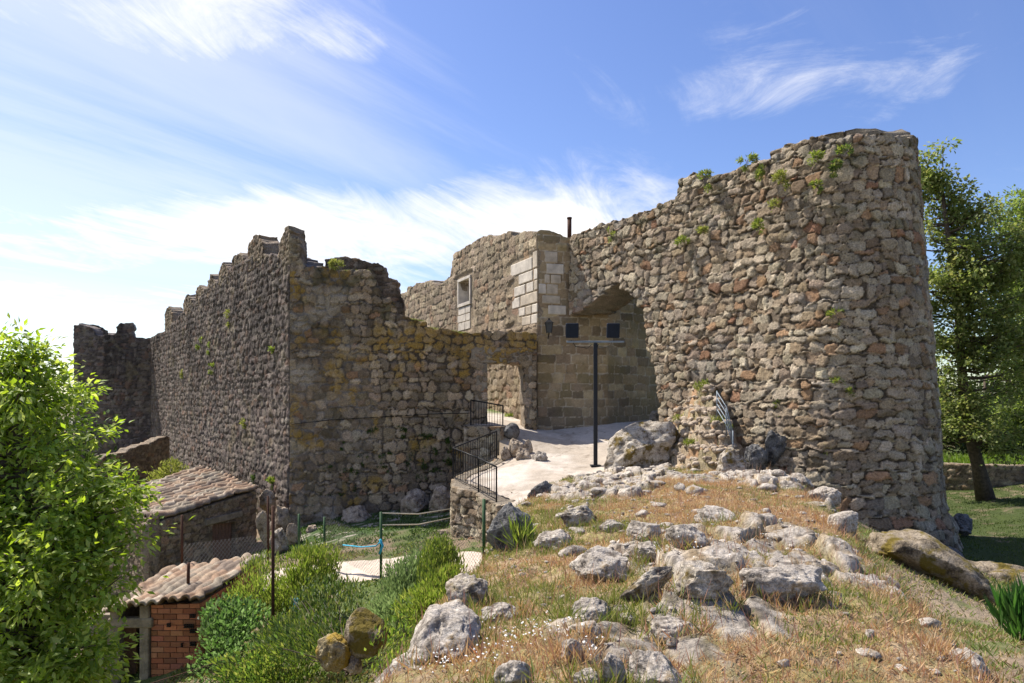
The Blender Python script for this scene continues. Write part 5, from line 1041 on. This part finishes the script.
f1 = empty('wire_fence', P(381, 578, 16.6), 'wire mesh fence on green posts along the lower path', 'fence')
gp = [(299, 514, 549, 18.4), (324.5, 517, 552, 17.8), (381, 512, 580, 16.4), (484, 499, 570, 13.9)]
for (px, a, b, Y) in gp: post(M_GREENP, f1, P(px, a, Y), P(px, b+3, Y), .034)
for i in range(1, 3):
    m = MB(); a, b = gp[i], gp[i+1]; chain(m, P(a[0], a[2], a[3]), P(b[0], b[2], b[3]), .95); m.build('wire_mesh', M_WIRE, f1)
for (p, q_) in [((381, 513, 16.4), (450, 509, 19.0)), ((381, 525, 16.4), (450, 518, 19.))]:
    a, b = P(*p), P(*q_); m = MB(); m.tube([a, (a+b)/2-(0, 0, .08), b], .014, 5); m.build('rope', M_ROPE, f1, smooth=True)
m = MB(); a, b = P(381, 541, 16.35), P(343, 545, 17.2); m.tube([a, a+(-.12, 0, -.12), (a+b)/2-(0, 0, .1), b], .016, 5); m.tube([a+(-.02, -.04, .05), a+(.05, -.04, -.1), a+(-.03, -.04, -.3)], .03, 6); m.build('blue_rope', M_BLUE, f1, smooth=True)
f2 = empty('wire_fence', P(225, 562, 19.), 'rusty wire mesh fence across the front of the stone house', 'fence')
for (px, a, b, Y) in [(182, 515, 572, 17.8), (268, 496, 562, 20.5)]: post(M_RUST, f2, P(px, a, Y), P(px, b, Y), .032)
m = MB(); chain(m, P(182, 572, 17.8), P(268, 558, 20.5), .72, .13, .004); m.build('wire_mesh', M_WIRE, f2)
f3 = empty('wire_fence', P(273, 652, 12.), 'chain link fence falling to the bottom left from a tall rusty post', 'fence')
post(M_RUST, f3, P(273, 506, 12.), P(273, 655, 12.), .03); m = MB(); chain(m, P(273, 690, 12.), P(120, 740, 11.), .75, .075, .0032); m.build('wire_mesh', M_RUST, f3)
m = MB(); m.tube([P(273, 643, 12.), P(200, 668, 11.5), P(120, 693, 11.)], .008, 5); m.build('top_wire', M_RUST, f3)
m = MB(); m.box(P(296.5, 604, 12.6), (.05, .02, .11), None, .01); m.tube([P(296.5, 600, 12.62), P(296.5, 640, 12.62)], .008, 5); tag(m.build('blue_tag', M_BLUE), 'small blue plastic tag hanging in the yellow-green bush', 'tag')
m = MB(); m.tube([P(188, 592, 15.2), P(188.5, 563, 15.2)], .035, 6); tag(m.build('rusty_post', M_RUST, smooth=True), 'short rusty post rising through the brick shed roof', 'post')

# ------------------------------------------------------------------ light, sky, camera
def world():
    w = bpy.data.worlds.new('World'); sc.world = w; w.use_nodes = True; nt = w.node_tree; L = nt.links.new
    bg = nt.nodes['Background']; sky = N(nt, 'ShaderNodeTexSky'); sky.sky_type = 'NISHITA'; sky.sun_disc = False; sky.sun_elevation = SUN_EL
    sky.sun_rotation = math.atan2(SUN_H[0], SUN_H[1]); sky.air_density = 1.0; sky.dust_density = .6; sky.ozone_density = 2.0
    tc = N(nt, 'ShaderNodeTexCoord'); sp = N(nt, 'ShaderNodeSeparateXYZ'); L(tc.outputs['Generated'], sp.inputs[0])
    def mth(op, a, b=None, c=None):
        n = N(nt, 'ShaderNodeMath', operation=op)
        for i, v in enumerate((a, b, c)):
            if v is None: continue
            if isinstance(v, (int, float)): n.inputs[i].default_value = v
            else: L(v, n.inputs[i])
        return n.outputs[0]
    def ss(v, a, b):
        n = N(nt, 'ShaderNodeMapRange', interpolation_type='SMOOTHSTEP'); n.inputs['From Min'].default_value = a; n.inputs['From Max'].default_value = b; L(v, n.inputs['Value']); return n.outputs['Result']
    X, Y, Z = sp.outputs; zc = mth('ADD', mth('MAXIMUM', Z, 0.0), .16)
    cx = mth('DIVIDE', X, zc); cy = mth('DIVIDE', Y, zc)
    def noise(sx, sy, rot, scale, det, ro, dist=0., off=0.):
        cb = N(nt, 'ShaderNodeCombineXYZ'); L(cx, cb.inputs[0]); L(cy, cb.inputs[1]); cb.inputs[2].default_value = off
        mp = N(nt, 'ShaderNodeMapping'); mp.vector_type = 'TEXTURE'; mp.inputs['Rotation'].default_value = (0, 0, rot); mp.inputs['Scale'].default_value = (sx, sy, 1); L(cb.outputs[0], mp.inputs['Vector'])
        n = N(nt, 'ShaderNodeTexNoise', Scale=scale, Detail=det, Roughness=ro, Distortion=dist); L(mp.outputs[0], n.inputs['Vector']); return n.outputs['Fac']
    def blob(px, py, rx, ry, rot=0.0):
        """soft mask round one direction of the sky, in the plane of the cloud layer."""
        d = np.array(((px-CX)/F, 1, (HY-py)/F)); d /= np.linalg.norm(d); bx, by = d[0]/(d[2]+.16), d[1]/(d[2]+.16)
        dx = mth('SUBTRACT', cx, float(bx)); dy = mth('SUBTRACT', cy, float(by)); c, s = math.cos(rot), math.sin(rot)
        u = mth('ADD', mth('MULTIPLY', dx, c/rx), mth('MULTIPLY', dy, s/rx)); v = mth('ADD', mth('MULTIPLY', dx, -s/ry), mth('MULTIPLY', dy, c/ry))
        return ss(mth('SQRT', mth('ADD', mth('MULTIPLY', u, u), mth('MULTIPLY', v, v))), 1.0, .1)
    big = noise(1, 1, 0, 1.3, 8, .6, .6, 3.0); fine = noise(1.9, .7, R(58), 2.4, 12, .70, 1.6, 7.0); veil = noise(3.5, .7, R(50), 1.0, 7, .62, .8, 11.)
    iso = noise(1.5, 1.0, R(-25), 4.2, 12, .72, .9, 21.)
    fx = N(nt, 'ShaderNodeMix', data_type='FLOAT'); L(ss(X, .12, .34), fx.inputs[0]); L(fine, fx.inputs[2]); L(iso, fx.inputs[3]); fine = fx.outputs[0]
    low = mth('MULTIPLY', ss(Z, .27, .10), ss(X, .42, .02))          # bank of cloud low down, thinning to the right
    left = ss(X, .15, -.55)
    dens = mth('ADD', mth('MULTIPLY', low, .38), mth('MULTIPLY', left, .03))
    for b, k in ((blob(110, 20, .75, .40, .2), .36), (blob(225, 25, .35, .25, -.5), .26), (blob(355, 48, .16, .14), .30), (blob(262, 118, .16, .3), .20), (blob(865, 88, .5, .26, -.2), .25), (blob(790, 88, .35, .2, -.2), .12), (blob(220, 225, .5, .5), .16), (blob(480, 225, 1.25, .8), .46), (blob(330, 235, .9, .7), .24), (blob(610, 208, .7, .6), .2), (blob(110, 258, 1.3, 1.1), .16), (blob(60, 200, 1.0, .6, .3), .10)):
        dens = mth('ADD', dens, mth('MULTIPLY', b, k))
    dens = mth('ADD', dens, mth('MULTIPLY', mth('SUBTRACT', big, .5), 1.15)); dens = mth('ADD', dens, mth('MULTIPLY', mth('SUBTRACT', fine, .5), .95))
    thick = ss(dens, .15, .88)
    vm = mth('MULTIPLY', mth('MULTIPLY', ss(mth('ADD', veil, mth('MULTIPLY', left, .25)), .48, .85), .34), ss(X, .62, .1))
    al = mth('MAXIMUM', thick, vm)
    hs = N(nt, 'ShaderNodeHueSaturation'); hs.inputs['Hue'].default_value = .515; hs.inputs['Saturation'].default_value = 1.16; hs.inputs['Value'].default_value = 1.2; L(sky.outputs[0], hs.inputs['Color'])
    mx = N(nt, 'ShaderNodeMix', data_type='RGBA'); L(al, mx.inputs[0]); L(hs.outputs[0], mx.inputs[6]); mx.inputs[7].default_value = (8.2, 8.05, 7.9, 1); L(mx.outputs[2], bg.inputs['Color'])
    bg.inputs['Strength'].default_value = .095
world()
sl = bpy.data.lights.new('sun', 'SUN'); sl.energy = 5.0; sl.angle = R(.53); sl.color = (1, .94, .85)
so = bpy.data.objects.new('sun', sl); COL.objects.link(so)
sd = Vector((SUN_H[0]*math.cos(SUN_EL), SUN_H[1]*math.cos(SUN_EL), math.sin(SUN_EL))); so.rotation_euler = sd.to_track_quat('Z', 'Y').to_euler(); so.location = (-20, 20, 40)
cd = bpy.data.cameras.new('camera'); cam = bpy.data.objects.new('camera', cd); COL.objects.link(cam); sc.camera = cam
cd.sensor_width = 36; cd.lens = 36*F/1024; cd.shift_y = (HY-341.5)/1024; cd.clip_start = .05; cd.clip_end = 4000; cam.rotation_euler = (R(90), 0, 0)
vs = sc.view_settings; sc.display_settings.display_device = 'sRGB'; vs.view_transform = 'Standard'; vs.look = 'None'; vs.exposure = .7; vs.gamma = 1; vs.use_curve_mapping = False
sc.render.engine = 'CYCLES'; sc.cycles.max_bounces = 6; sc.cycles.diffuse_bounces = 4; sc.cycles.use_denoising = True
